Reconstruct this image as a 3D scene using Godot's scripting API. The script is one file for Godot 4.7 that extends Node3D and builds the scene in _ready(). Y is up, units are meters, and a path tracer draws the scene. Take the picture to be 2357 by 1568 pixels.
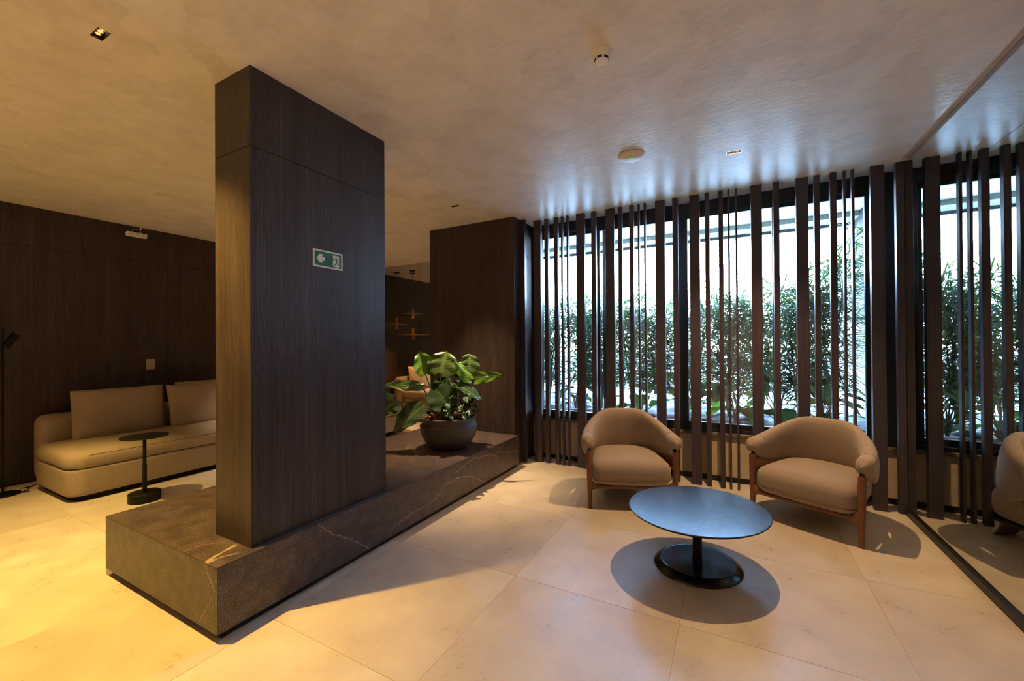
extends Node3D
# Lobby: x to the right along the window wall, z = -(distance from the camera), y up, metres.

const H := 2.842            # ceiling height
const JOINT := 2.428        # height of the horizontal panel joint
const PT := 0.358           # top of the stone plinth
const MX := 1.228           # mirror plane on the right
const LX := -6.373          # face of the panelled left wall
const WD := 4.63            # inner face of the window wall (distance)
const MD := 5.68            # mirror plane at the far end of the lounge

var M := {}
var rng := RandomNumberGenerator.new()


# ------------------------------------------------------------------ geometry
class Geo:
	var v := PackedVector3Array()
	var n := PackedVector3Array()
	var t := PackedVector2Array()
	var c := PackedColorArray()
	var i := PackedInt32Array()
	var xf := Transform3D()
	var col := Color.WHITE

	func put(p: Vector3, nn: Vector3, uv := Vector2.ZERO) -> int:
		v.append(xf * p)
		n.append((xf.basis * nn).normalized())
		t.append(uv)
		c.append(col)
		return v.size() - 1

	func tri(a: int, b: int, d: int) -> void:
		var f := (v[d] - v[a]).cross(v[b] - v[a])
		if f.length_squared() < 1e-20:
			return
		if f.dot(n[a] + n[b] + n[d]) >= 0.0:
			i.append_array(PackedInt32Array([a, b, d]))
		else:
			i.append_array(PackedInt32Array([a, d, b]))

	func quad(p: Array, nn: Vector3, uv := []) -> void:
		var k := []
		for j in 4:
			k.append(put(p[j], nn, uv[j] if uv.size() else Vector2([0, 1, 1, 0][j], [0, 0, 1, 1][j])))
		tri(k[0], k[1], k[2])
		tri(k[0], k[2], k[3])

	# box whose edges are rounded by r with 'seg' steps; f may push points about
	func rbox(ctr: Vector3, size: Vector3, r := 0.002, seg := 1, mid := 0, f = null) -> void:
		var h := size / 2.0
		r = minf(r, minf(h.x, minf(h.y, h.z)) * 0.999)
		if r < 1e-6:
			for ax in 3:
				for sg in [-1.0, 1.0]:
					var q := []
					var nn := Vector3.ZERO
					nn[ax] = sg
					for e in [[-1, -1], [1, -1], [1, 1], [-1, 1]]:
						var p := nn * h[ax]
						p[(ax + 1) % 3] = h[(ax + 1) % 3] * e[0]
						p[(ax + 2) % 3] = h[(ax + 2) % 3] * e[1]
						q.append(ctr + p)
					quad(q, nn)
			return
		for ax in 3:
			for sg in [-1.0, 1.0]:
				var a1 := (ax + 1) % 3
				var a2 := (ax + 2) % 3
				var l1 := _marks(h[a1], r, seg, mid)
				var l2 := _marks(h[a2], r, seg, mid)
				var start := v.size()
				for y in l2.size():
					for x in l1.size():
						var p := Vector3.ZERO
						p[ax] = h[ax] * sg
						p[a1] = l1[x]
						p[a2] = l2[y]
						var inner := Vector3(clampf(p.x, -(h.x - r), h.x - r), clampf(p.y, -(h.y - r), h.y - r), clampf(p.z, -(h.z - r), h.z - r))
						var d := (p - inner).normalized()
						p = inner + d * r
						if f != null:
							p = f.call(p, h)
						put(ctr + p, d, Vector2(l1[x] / (2.0 * h[a1]) + 0.5, 0.5 - l2[y] / (2.0 * h[a2])))
				for y in l2.size() - 1:
					for x in l1.size() - 1:
						var q := start + y * l1.size() + x
						tri(q, q + 1, q + l1.size() + 1)
						tri(q, q + l1.size() + 1, q + l1.size())
		if f != null:
			renormal()

	func _marks(h: float, r: float, seg: int, mid: int) -> Array:
		var o := []
		for k in seg + 1:
			o.append(-h + r * float(k) / seg)
		for k in mid:
			o.append(lerpf(-(h - r), h - r, float(k + 1) / (mid + 1)))
		for k in seg + 1:
			o.append(h - r + r * float(k) / seg)
		return o

	# normals again from the faces, welding equal positions
	func renormal() -> void:
		var sum := {}
		var keys := []
		for p in v:
			var k := Vector3i((p * 20000.0).round())
			keys.append(k)
			sum[k] = Vector3.ZERO
		for q in range(0, i.size(), 3):
			var f := (v[i[q + 2]] - v[i[q]]).cross(v[i[q + 1]] - v[i[q]])
			for k in 3:
				sum[keys[i[q + k]]] += f
		for q in v.size():
			var s: Vector3 = sum[keys[q]]
			if s.length_squared() > 1e-24:
				n[q] = s.normalized()

	# surface f(u, v), u and v in 0..1; normals from the faces; 'out' turns it
	func grid(f: Callable, nu: int, nv: int, wrap_u := false, wrap_v := false, flip := false, colour = null) -> void:
		var start := v.size()
		var cu := nu if wrap_u else nu + 1
		var cv := nv if wrap_v else nv + 1
		for y in cv:
			for x in cu:
				if colour != null:
					col = colour.call(float(x) / nu, float(y) / nv)
				put(f.call(float(x) / nu, float(y) / nv), Vector3.UP, Vector2(float(x) / nu, float(y) / nv))
		var acc := PackedVector3Array()
		acc.resize(cu * cv)
		for y in nv:
			for x in nu:
				var x1 := (x + 1) % cu
				var y1 := (y + 1) % cv
				var q := [y * cu + x, y * cu + x1, y1 * cu + x1, y1 * cu + x]
				for tr in [[0, 1, 2], [0, 2, 3]]:
					var a: int = q[tr[0]]
					var b: int = q[tr[1]]
					var d: int = q[tr[2]]
					if flip:
						var s := b
						b = d
						d = s
					var fn := (v[start + d] - v[start + a]).cross(v[start + b] - v[start + a])
					if fn.length_squared() < 1e-22:
						continue
					acc[a] += fn
					acc[b] += fn
					acc[d] += fn
					i.append_array(PackedInt32Array([start + a, start + b, start + d]))
		for k in acc.size():
			n[start + k] = acc[k].normalized() if acc[k].length_squared() > 1e-24 else Vector3.UP
		col = Color.WHITE

	# rings of a rounded rectangle: profile of (inset, height) from the bottom up, closed above with a crown
	func loft(pr: Array, hx: float, hz: float, r: float, ctr := Vector3.ZERO, crown := 0.0, bot := true) -> void:
		var ring := func(inset, k, m):
			var x: float = hx - inset
			var z: float = hz - inset
			var rr: float = maxf(r - inset, 0.012)
			var per := [2.0 * (x - rr), 2.0 * (z - rr), 2.0 * (x - rr), 2.0 * (z - rr)]
			var side: int = k * 4 / m
			var f: float = float(k - side * m / 4) / (m / 4)
			var c: Vector2 = [Vector2(x - rr, z - rr), Vector2(-(x - rr), z - rr), Vector2(-(x - rr), -(z - rr)), Vector2(x - rr, -(z - rr))][side]
			if f < 0.5:
				var a := PI / 2 * (side + f * 2.0)
				return c + Vector2(cos(a), sin(a)) * rr
			var a2 := PI / 2 * (side + 1)
			var d: Vector2 = [Vector2(-1, 0), Vector2(0, -1), Vector2(1, 0), Vector2(0, 1)][side]
			return c + Vector2(cos(a2), sin(a2)) * rr + d * per[side] * (f - 0.5) * 2.0
		var m := 64
		var all := pr.duplicate()
		for q in 8:
			all.append(Vector2(-1.0, float(q + 1) / 8.0))
		if bot:
			all.push_front(Vector2(-2.0, 0.0))
		var last: Vector2 = pr[pr.size() - 1]
		grid(func(u, w):
			var p: Vector2 = all[int(round(w * (all.size() - 1)))]
			var k := int(round(u * m)) % m
			if p.x == -2.0:
				return ctr + Vector3(0, pr[0].y, 0)
			if p.x == -1.0:
				var e: Vector2 = ring.call(last.x, k, m) * (1.0 - p.y)
				return ctr + Vector3(e.x, last.y + crown * (1.0 - pow(1.0 - p.y, 2.0)), e.y)
			var o: Vector2 = ring.call(p.x, k, m)
			return ctr + Vector3(o.x, p.y, o.y), m, all.size() - 1, true, false, false)

	# turned shape: profile of (radius, height), from bottom to top on the outside
	func lathe(pr: Array, seg := 40, sx := 1.0, sz := 1.0, ctr := Vector3.ZERO) -> void:
		var run := [pr[0]]
		for k in range(1, pr.size()):
			run.append(pr[k])
			var last := k == pr.size() - 1
			var sharp := false
			if not last:
				var a: Vector2 = (pr[k] - pr[k - 1])
				var b: Vector2 = (pr[k + 1] - pr[k])
				sharp = absf(a.angle_to(b)) > 0.6
			if last or sharp:
				var rr := run.duplicate()
				var m := rr.size() - 1
				grid(func(u, w):
					var p: Vector2 = rr[int(round(w * m))]
					var an: float = u * TAU
					return ctr + Vector3(cos(an) * p.x * sx, p.y, sin(an) * p.x * sz), seg, m, true, false, false)
				run = [pr[k]]

	func tube(pts: Array, rad, seg := 8, caps := true) -> void:
		var m := pts.size()
		var fr := []
		var up := Vector3.UP
		for k in m:
			var d: Vector3 = (pts[mini(k + 1, m - 1)] - pts[maxi(k - 1, 0)]).normalized()
			if k == 0 and absf(d.dot(up)) > 0.9:
				up = Vector3.RIGHT
			var s := d.cross(up).normalized()
			up = s.cross(d).normalized()
			fr.append([s, up])
		var rd := func(k): return rad[k] if rad is Array else rad
		var start := v.size()
		for k in m:
			for j in seg:
				var a := TAU * j / seg
				var dd: Vector3 = fr[k][0] * cos(a) + fr[k][1] * sin(a)
				put(pts[k] + dd * rd.call(k), dd, Vector2(float(j) / seg, float(k) / m))
		for k in m - 1:
			for j in seg:
				var a := start + k * seg + j
				var b := start + k * seg + (j + 1) % seg
				tri(a, b, b + seg)
				tri(a, b + seg, a + seg)
		if caps:
			for e in [0, m - 1]:
				var nn: Vector3 = (pts[e] - pts[1 if e == 0 else m - 2]).normalized()
				var o := put(pts[e], nn)
				for j in seg:
					var a := TAU * j / seg
					put(pts[e] + (fr[e][0] * cos(a) + fr[e][1] * sin(a)) * rd.call(e), nn)
				for j in seg:
					tri(o, o + 1 + j, o + 1 + (j + 1) % seg)

	# polygon in the xy plane, thick along z from 0 to d
	func prism(poly: PackedVector2Array, d: float) -> void:
		var ix := Geometry2D.triangulate_polygon(poly)
		for z in [0.0, d]:
			var s := v.size()
			for p in poly:
				put(Vector3(p.x, p.y, z), Vector3(0, 0, 1 if z == maxf(0.0, d) else -1))
			for k in range(0, ix.size(), 3):
				tri(s + ix[k], s + ix[k + 1], s + ix[k + 2])
		var cw := Geometry2D.is_polygon_clockwise(poly)
		for k in poly.size():
			var a := poly[k]
			var b := poly[(k + 1) % poly.size()]
			var e := (b - a).normalized()
			var nn := Vector3(e.y, -e.x, 0) * (-1.0 if cw else 1.0)
			quad([Vector3(a.x, a.y, 0), Vector3(b.x, b.y, 0), Vector3(b.x, b.y, d), Vector3(a.x, a.y, d)], nn)

	func mesh(colours := false) -> ArrayMesh:
		var a := []
		a.resize(Mesh.ARRAY_MAX)
		a[Mesh.ARRAY_VERTEX] = v
		a[Mesh.ARRAY_NORMAL] = n
		a[Mesh.ARRAY_TEX_UV] = t
		if colours:
			a[Mesh.ARRAY_COLOR] = c
		a[Mesh.ARRAY_INDEX] = i
		var m := ArrayMesh.new()
		m.add_surface_from_arrays(Mesh.PRIMITIVE_TRIANGLES, a)
		return m


# ------------------------------------------------------------------ nodes
func P(x: float, y: float, d: float) -> Vector3:
	return Vector3(x, y, -d)

func part(called: String, g, mat: Material, parent: Node = self, at := Vector3.ZERO, colours := false) -> MeshInstance3D:
	var o := MeshInstance3D.new()
	o.name = called
	o.mesh = g.mesh(colours) if g is Geo else g
	o.material_override = mat
	o.position = at
	parent.add_child(o, true)
	if parent == self:
		number(o, called)
	return o

var taken := {}
func number(o: Node, called: String) -> void:
	var k: int = taken.get(called, 0)
	taken[called] = k + 1
	o.name = called if k == 0 else "%s_%03d" % [called, k]

func tag(o: Node, label: String, category := "", group := "", kind := "") -> void:
	if label: o.set_meta("label", label)
	if category: o.set_meta("category", category)
	if group: o.set_meta("group", group)
	if kind: o.set_meta("kind", kind)

func thing(called: String, label: String, category: String, at := Vector3.ZERO, turn := 0.0, group := "") -> Node3D:
	var o := Node3D.new()
	add_child(o)
	number(o, called)
	o.position = at
	o.rotation.y = turn
	tag(o, label, category, group)
	return o

func struct(called: String, g, mat: Material) -> MeshInstance3D:
	var o := part(called, g, mat)
	o.set_meta("kind", "structure")
	return o

func box(ctr: Vector3, size: Vector3, r := 0.0015, seg := 1) -> Geo:
	var g := Geo.new()
	g.rbox(ctr, size, r, seg)
	return g

# box given by its corners in (x, y, distance)
func span(x0: float, x1: float, y0: float, y1: float, d0: float, d1: float, r := 0.0015) -> Geo:
	return box(P((x0 + x1) / 2, (y0 + y1) / 2, (d0 + d1) / 2), Vector3(absf(x1 - x0), absf(y1 - y0), absf(d1 - d0)), r)


# ------------------------------------------------------------------ textures
func noise(type: int, freq: float, sd: int, oct := 3) -> FastNoiseLite:
	var f := FastNoiseLite.new()
	f.noise_type = type
	f.frequency = freq
	f.seed = sd
	f.fractal_octaves = oct
	if oct < 2:
		f.fractal_type = FastNoiseLite.FRACTAL_NONE
	return f

# seamless grey noise of w x h, drawn at w/sx x h/sy and stretched
func layer(f: FastNoiseLite, w: int, h: int, sx := 1, sy := 1) -> PackedByteArray:
	var im := f.get_seamless_image(w / sx, h / sy)
	im.convert(Image.FORMAT_L8)
	if sx > 1 or sy > 1:
		im.resize(w, h, Image.INTERPOLATE_CUBIC)
	return im.get_data()

# colours along a ramp for 0..255
func ramp(stops: Array) -> PackedByteArray:
	var gr := Gradient.new()
	gr.offsets = PackedFloat32Array(stops.map(func(s): return s[0]))
	gr.colors = PackedColorArray(stops.map(func(s): return s[1]))
	var o := PackedByteArray()
	for k in 256:
		var q := gr.sample(k / 255.0)
		o.append_array(PackedByteArray([q.r8, q.g8, q.b8]))
	return o

func mixed(layers: Array, weights: Array, gain := 1.0) -> PackedByteArray:
	var o := PackedByteArray()
	var n: int = layers[0].size()
	o.resize(n)
	var l0: PackedByteArray = layers[0]
	var l1: PackedByteArray = layers[1] if layers.size() > 1 else layers[0]
	var l2: PackedByteArray = layers[2] if layers.size() > 2 else layers[0]
	var w0: float = weights[0] * gain
	var w1: float = (weights[1] if layers.size() > 1 else 0.0) * gain
	var w2: float = (weights[2] if layers.size() > 2 else 0.0) * gain
	var off: float = 128.0 - 128.0 * (w0 + w1 + w2)
	for k in n:
		o[k] = clampi(int(l0[k] * w0 + l1[k] * w1 + l2[k] * w2 + off), 0, 255)
	return o

func coloured(grey: PackedByteArray, w: int, h: int, lut: PackedByteArray) -> Image:
	var o := PackedByteArray()
	o.resize(w * h * 3)
	var q := 0
	for k in grey.size():
		var a := grey[k] * 3
		o[q] = lut[a]
		o[q + 1] = lut[a + 1]
		o[q + 2] = lut[a + 2]
		q += 3
	return Image.create_from_data(w, h, false, Image.FORMAT_RGB8, o)

func tex(im: Image) -> ImageTexture:
	return ImageTexture.create_from_image(im)

func grey_tex(b: PackedByteArray, w: int, h: int) -> ImageTexture:
	return tex(Image.create_from_data(w, h, false, Image.FORMAT_L8, b))

func rgb(r: int, g: int, b: int) -> Color:
	return Color8(r, g, b)

func mat(called: String, colour: Color, rough := 0.6, metal := 0.0) -> StandardMaterial3D:
	var m := StandardMaterial3D.new()
	m.resource_name = called
	m.albedo_color = colour
	m.roughness = rough
	m.metallic = metal
	M[called] = m
	return m

func triplanar(m: StandardMaterial3D, t: Texture2D, scale: Vector3, world := true) -> void:
	m.albedo_texture = t
	m.uv1_triplanar = true
	m.uv1_world_triplanar = world
	m.uv1_triplanar_sharpness = 8.0
	m.uv1_scale = scale

func bump(m: StandardMaterial3D, t: Texture2D, cm: float) -> void:
	m.heightmap_enabled = true
	m.heightmap_texture = t
	m.heightmap_scale = cm

# stone slab picture: speckle with veins given in metres (polylines, half width, strength)
func stone(w: int, h: int, size: Vector2, veins: Array, sd: int) -> ImageTexture:
	var fine := noise(FastNoiseLite.TYPE_SIMPLEX, 0.30, sd, 2).get_image(w, h).get_data()
	var soft := noise(FastNoiseLite.TYPE_SIMPLEX, 0.012, sd + 1, 4).get_image(w, h).get_data()
	var g := PackedByteArray()
	g.resize(w * h)
	for k in g.size():
		var s := float(fine[k])
		g[k] = clampi(int(58.0 + (soft[k] - 128) * 0.16 + (s - 120.0) * 0.22 + maxf(0.0, s - 158.0) * 1.5), 0, 255)
	var wob := noise(FastNoiseLite.TYPE_SIMPLEX, 0.016, sd + 2, 4)
	for vn in veins:
		var pts: Array = vn[0]
		var wide: float = vn[1] * w / size.x
		for k in pts.size() - 1:
			var a := Vector2(pts[k][0] / size.x * w, pts[k][1] / size.y * h)
			var b := Vector2(pts[k + 1][0] / size.x * w, pts[k + 1][1] / size.y * h)
			var steps := int(a.distance_to(b) * 1.5) + 1
			for s in steps:
				var p := a.lerp(b, float(s) / steps)
				p += Vector2(wob.get_noise_2d(p.x, p.y), wob.get_noise_2d(p.y + 900.0, p.x)) * minf(7.0, w * 0.005)
				var r := wide * (0.6 + 0.6 * absf(wob.get_noise_2d(p.x * 2.0, p.y * 2.0 + 300.0)) * 2.0)
				var ir := int(ceil(r + 1.0))
				for yy in range(int(p.y) - ir, int(p.y) + ir + 1):
					for xx in range(int(p.x) - ir, int(p.x) + ir + 1):
						if xx < 0 or yy < 0 or xx >= w or yy >= h:
							continue
						var f: float = clampf(r + 0.5 - Vector2(xx - p.x, yy - p.y).length(), 0.0, 1.0) * float(vn[2]) * (0.62 + 0.38 * float(fine[yy * w + xx]) / 128.0)
						var q := yy * w + xx
						g[q] = maxi(g[q], int(lerpf(60.0, 235.0, f)))
	return tex(coloured(g, w, h, ramp([[0.0, rgb(18, 14, 15)], [0.24, rgb(57, 46, 47)], [0.45, rgb(112, 95, 93)], [0.75, rgb(166, 146, 138)], [1.0, rgb(208, 188, 170)]])))


func make_materials() -> void:
	var N := 1024
	# dark veneer: straight grain with a few long arches
	var l0 := layer(noise(FastNoiseLite.TYPE_SIMPLEX, 0.055, 11, 3), N, N, 1, 64)
	var l1 := layer(noise(FastNoiseLite.TYPE_SIMPLEX, 0.16, 12, 2), N, N, 1, 32)
	var fld := layer(noise(FastNoiseLite.TYPE_SIMPLEX, 0.012, 13, 2), N, N, 2, 16)
	var ring := PackedByteArray()
	ring.resize(N * N)
	for k in ring.size():
		ring[k] = clampi(int(127.5 + 70.0 * sin(fld[k] * 0.26) + (fld[k] - 128) * 0.7), 0, 255)
	var grain := mixed([l0, l1, ring], [0.30, 0.20, 0.40], 1.0)
	var wood := tex(coloured(grain, N, N, ramp([[0.0, rgb(33, 25, 24)], [0.35, rgb(53, 43, 41)], [0.65, rgb(67, 55, 53)], [1.0, rgb(96, 81, 76)]])))
	var wood_h := grey_tex(grain, N, N)
	var m := mat("dark_veneer", Color.WHITE, 0.4)
	m.metallic_specular = 0.4
	triplanar(m, wood, Vector3(1 / 1.2, 1 / 2.9, 1 / 1.2))
	bump(m, wood_h, 0.03)
	var straight := mixed([l0, l1], [0.6, 0.5])
	m = mat("slat_veneer", rgb(228, 228, 250), 0.4)
	triplanar(m, tex(coloured(straight, N, N, ramp([[0.0, rgb(48, 39, 42)], [0.5, rgb(66, 55, 59)], [1.0, rgb(88, 75, 79)]]))), Vector3(1 / 0.5, 1 / 2.9, 1 / 0.5))
	m = mat("walnut", Color.WHITE, 0.38)
	triplanar(m, tex(coloured(grain, N, N, ramp([[0.0, rgb(84, 48, 28)], [0.5, rgb(116, 68, 40)], [1.0, rgb(146, 92, 56)]]))), Vector3(2.2, 0.8, 2.2), false)
	m = mat("table_veneer", Color.WHITE, 0.24)
	m.metallic_specular = 0.95
	var tg := grey_tex(straight, N, N)
	triplanar(m, tex(coloured(straight, N, N, ramp([[0.0, rgb(14, 15, 19)], [0.5, rgb(25, 27, 33)], [1.0, rgb(42, 45, 52)]]))), Vector3(1.9, 0.7, 0.8), false)
	bump(m, tg, 0.035)
	# floor tiles
	var f0 := layer(noise(FastNoiseLite.TYPE_SIMPLEX, 0.006, 21, 5), N, N)
	var f1 := layer(noise(FastNoiseLite.TYPE_SIMPLEX, 0.05, 22, 4), N, N)
	var fl := mixed([f0, f1], [0.55, 0.18])
	var ft := tex(coloured(fl, N, N, ramp([[0.0, rgb(182, 166, 148)], [0.45, rgb(197, 182, 165)], [1.0, rgb(213, 200, 184)]])))
	for k in 3:
		m = mat("tile_%d" % k, [rgb(255, 255, 255), rgb(250, 249, 247), rgb(246, 244, 243)][k], 0.36)
		triplanar(m, ft, Vector3(0.42, 0.42, 0.42))
		m.uv1_offset = Vector3(0.31 * k, 0.17, 0.43 * k)
		m.roughness_texture = grey_tex(mixed([f1, f0], [0.2, 0.2]), N, N) if k == 0 else M.tile_0.roughness_texture
		m.roughness = 0.72
	mat("grout", rgb(172, 146, 116), 0.9)
	# trowelled plaster
	var c0 := noise(FastNoiseLite.TYPE_CELLULAR, 0.016, 31, 1)
	c0.cellular_return_type = FastNoiseLite.RETURN_CELL_VALUE
	c0.cellular_jitter = 1.0
	c0.domain_warp_enabled = true
	c0.domain_warp_amplitude = 45.0
	c0.domain_warp_frequency = 0.013
	c0.domain_warp_fractal_octaves = 4
	var p0 := layer(c0, N, N)
	var c1 := noise(FastNoiseLite.TYPE_SIMPLEX, 0.009, 32, 5)
	var p1 := layer(c1, N, N)
	var c2 := noise(FastNoiseLite.TYPE_SIMPLEX, 0.05, 33, 3)
	var p2 := layer(c2, N, N, 2, 1)
	var pl := mixed([p0, p1, p2], [0.26, 0.30, 0.18])
	var pt := tex(coloured(pl, N, N, ramp([[0.0, rgb(204, 194, 182)], [0.5, rgb(229, 220, 210)], [1.0, rgb(246, 240, 232)]])))
	m = mat("plaster", Color.WHITE, 0.36)
	triplanar(m, pt, Vector3(0.36, 0.36, 0.36))
	bump(m, grey_tex(mixed([p0, p2, p1], [0.12, 0.5, 0.3]), N, N), 0.16)
	m = mat("sill_plaster", rgb(214, 200, 178), 0.75)
	triplanar(m, pt, Vector3(0.6, 0.6, 0.6))
	# fabrics
	var S := 512
	var w0 := layer(noise(FastNoiseLite.TYPE_SIMPLEX, 0.42, 41, 1), S, S, 1, 4)
	var w1 := layer(noise(FastNoiseLite.TYPE_SIMPLEX, 0.42, 42, 1), S, S, 4, 1)
	var w2 := layer(noise(FastNoiseLite.TYPE_SIMPLEX, 0.05, 43, 3), S, S)
	var weave := mixed([w0, w1, w2], [0.7, 0.7, 0.15])
	m = mat("tweed", Color.WHITE, 0.92)
	triplanar(m, tex(coloured(weave, S, S, ramp([[0.0, rgb(84, 71, 62)], [0.5, rgb(146, 126, 111)], [1.0, rgb(206, 184, 166)]]))), Vector3(3.4, 3.4, 3.4), false)
	bump(m, grey_tex(weave, S, S), 0.05)
	m.rim_enabled = true
	m.rim = 0.35
	m.rim_tint = 0.6
	m = mat("tweed_seam", rgb(118, 92, 73), 0.95)
	var b0 := layer(noise(FastNoiseLite.TYPE_CELLULAR, 0.14, 44, 1), S, S)
	var bo := mixed([b0, w2], [0.5, 0.4])
	m = mat("boucle", Color.WHITE, 0.95)
	triplanar(m, tex(coloured(bo, S, S, ramp([[0.0, rgb(126, 108, 88)], [0.5, rgb(160, 141, 118)], [1.0, rgb(186, 168, 146)]]))), Vector3(3.4, 3.4, 3.4), false)
	bump(m, grey_tex(bo, S, S), 0.12)
	m = mat("cushion_cloth", Color.WHITE, 0.93)
	triplanar(m, tex(coloured(mixed([w0, w1, w2], [0.35, 0.35, 0.3]), S, S, ramp([[0.0, rgb(140, 120, 98)], [1.0, rgb(182, 160, 134)]]))), Vector3(2.6, 2.6, 2.6), false)
	# stone
	mat("mirror", rgb(206, 208, 205), 0.0, 1.0)
	mat("black_metal", rgb(8, 8, 9), 0.5).metallic_specular = 0.35
	mat("black_gloss", rgb(12, 13, 15), 0.2)
	mat("black_trim", rgb(14, 13, 13), 0.45)
	mat("frame_metal", rgb(20, 22, 25), 0.42)
	mat("shadow_gap", rgb(16, 14, 13), 0.9)
	mat("white_plastic", rgb(240, 236, 230), 0.4)
	mat("sign_white", rgb(232, 226, 214), 0.45)
	mat("sign_green", rgb(0, 92, 48), 0.45)
	mat("brass", rgb(232, 160, 104), 0.28, 1.0)
	mat("cord", rgb(120, 100, 84), 0.6)
	mat("chrome", rgb(214, 214, 216), 0.18, 1.0)
	mat("copper_reflector", rgb(214, 170, 130), 0.3, 1.0)
	var gl := mat("glass", Color(0.93, 0.97, 0.96, 0.04), 0.0)
	gl.transparency = BaseMaterial3D.TRANSPARENCY_ALPHA
	var gr := layer(noise(FastNoiseLite.TYPE_CELLULAR, 0.12, 51, 1), S, S)
	m = mat("granite", Color.WHITE, 0.35)
	triplanar(m, tex(coloured(mixed([gr, w2], [0.9, 0.4], 1.4), S, S, ramp([[0.0, rgb(60, 48, 42)], [0.4, rgb(126, 110, 98)], [1.0, rgb(188, 174, 160)]]))), Vector3(5, 5, 5))
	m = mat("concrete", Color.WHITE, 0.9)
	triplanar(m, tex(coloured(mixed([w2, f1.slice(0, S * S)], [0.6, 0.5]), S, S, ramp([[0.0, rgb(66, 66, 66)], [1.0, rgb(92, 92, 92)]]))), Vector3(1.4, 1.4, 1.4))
	m = mat("wall_concrete", rgb(128, 128, 130), 0.9)
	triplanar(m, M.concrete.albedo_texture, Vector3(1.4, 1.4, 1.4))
	mat("beam_concrete", rgb(140, 142, 140), 0.9)
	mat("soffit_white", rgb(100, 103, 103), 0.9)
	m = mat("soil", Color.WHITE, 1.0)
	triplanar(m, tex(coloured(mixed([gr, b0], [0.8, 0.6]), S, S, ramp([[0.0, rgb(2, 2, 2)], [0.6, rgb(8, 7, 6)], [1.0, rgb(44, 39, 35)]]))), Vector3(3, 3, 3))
	mat("paving", rgb(128, 127, 124), 0.9)
	m = mat("pot_clay", Color.WHITE, 0.5)
	triplanar(m, tex(coloured(mixed([w2, bo], [0.8, 0.1]), S, S, ramp([[0.0, rgb(62, 54, 50)], [1.0, rgb(92, 82, 76)]]))), Vector3(2, 2, 2), false)
	mat("bark", rgb(150, 92, 52), 0.9)
	m = mat("leaf", Color.WHITE, 0.2)
	m.vertex_color_use_as_albedo = true
	m.backlight_enabled = true
	m.backlight = Color(0.35, 0.42, 0.12)
	m = mat("leaf_thin", Color.WHITE, 0.34)
	m.vertex_color_use_as_albedo = true
	m.backlight_enabled = true
	m.backlight = Color(0.5, 0.62, 0.25)
	m = mat("stalk", Color.WHITE, 0.4)
	m.vertex_color_use_as_albedo = true
	mat("stem_bark", rgb(120, 106, 92), 0.9)
	mat("building_grey", rgb(150, 156, 164), 0.9)
	mat("building_dark", rgb(70, 76, 86), 0.5)
	mat("rubber", rgb(18, 17, 17), 0.7)
	mat("purple_tag", rgb(60, 50, 56), 0.9)

func glow(called: String, c: Color, e: float) -> StandardMaterial3D:
	var m := mat(called, c, 0.5)
	m.emission_enabled = true
	m.emission = c
	m.emission_energy_multiplier = e
	return m


# ------------------------------------------------------------------ scene
func _ready() -> void:
	rng.seed = 7
	# camera
	var cam := Camera3D.new()
	cam.name = "camera"
	add_child(cam)
	cam.fov = 79.367
	cam.near = 0.05
	cam.far = 200.0
	var right := P(0.88098757, -0.00689036, 0.47308924)
	var up := P(0.00881019, 0.99995949, -0.00184233)
	var fwd := P(-0.47305738, 0.00579107 - 0.0021, 0.88101259)
	cam.transform = Transform3D(Basis(right, up, -fwd).orthonormalized(), Vector3(0, 1.4, 0))
	cam.current = true
	# sky, air and exposure
	var env := Environment.new()
	env.background_mode = Environment.BG_SKY
	var sm := ProceduralSkyMaterial.new()
	sm.sky_top_color = Color(0.55, 0.76, 1.0)
	sm.sky_horizon_color = Color(0.80, 0.92, 1.0)
	sm.sky_curve = 0.2
	sm.ground_bottom_color = Color(0.55, 0.58, 0.60)
	sm.ground_horizon_color = Color(0.80, 0.90, 0.98)
	var sky := Sky.new()
	sky.sky_material = sm
	env.sky = sky
	env.background_energy_multiplier = 95.0
	env.tonemap_mode = Environment.TONE_MAPPER_LINEAR
	env.tonemap_exposure = 1.2
	env.sdfgi_enabled = true
	env.ssao_enabled = true
	env.ssil_enabled = true
	var we := WorldEnvironment.new()
	we.name = "world"
	we.environment = env
	add_child(we)
	# sun, high and to the left, shaded from the room by the canopy
	var sun := DirectionalLight3D.new()
	sun.name = "sun"
	add_child(sun)
	sun.look_at_from_position(Vector3.ZERO, -P(-0.42, 0.88, 0.2), Vector3.UP)
	sun.light_energy = 6.0
	sun.light_color = Color(1.0, 0.97, 0.92)
	sun.shadow_enabled = true
	sun.sky_mode = DirectionalLight3D.SKY_MODE_LIGHT_ONLY
	sun.light_angular_distance = 0.5

	make_materials()
	build_shell()
	build_window()
	build_pillars()
	build_plinth()
	build_slats()
	build_outside()
	build_sofa()
	build_table()
	build_side_table()
	build_chairs()
	build_pot()
	build_fittings()
	build_lamps()


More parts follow.
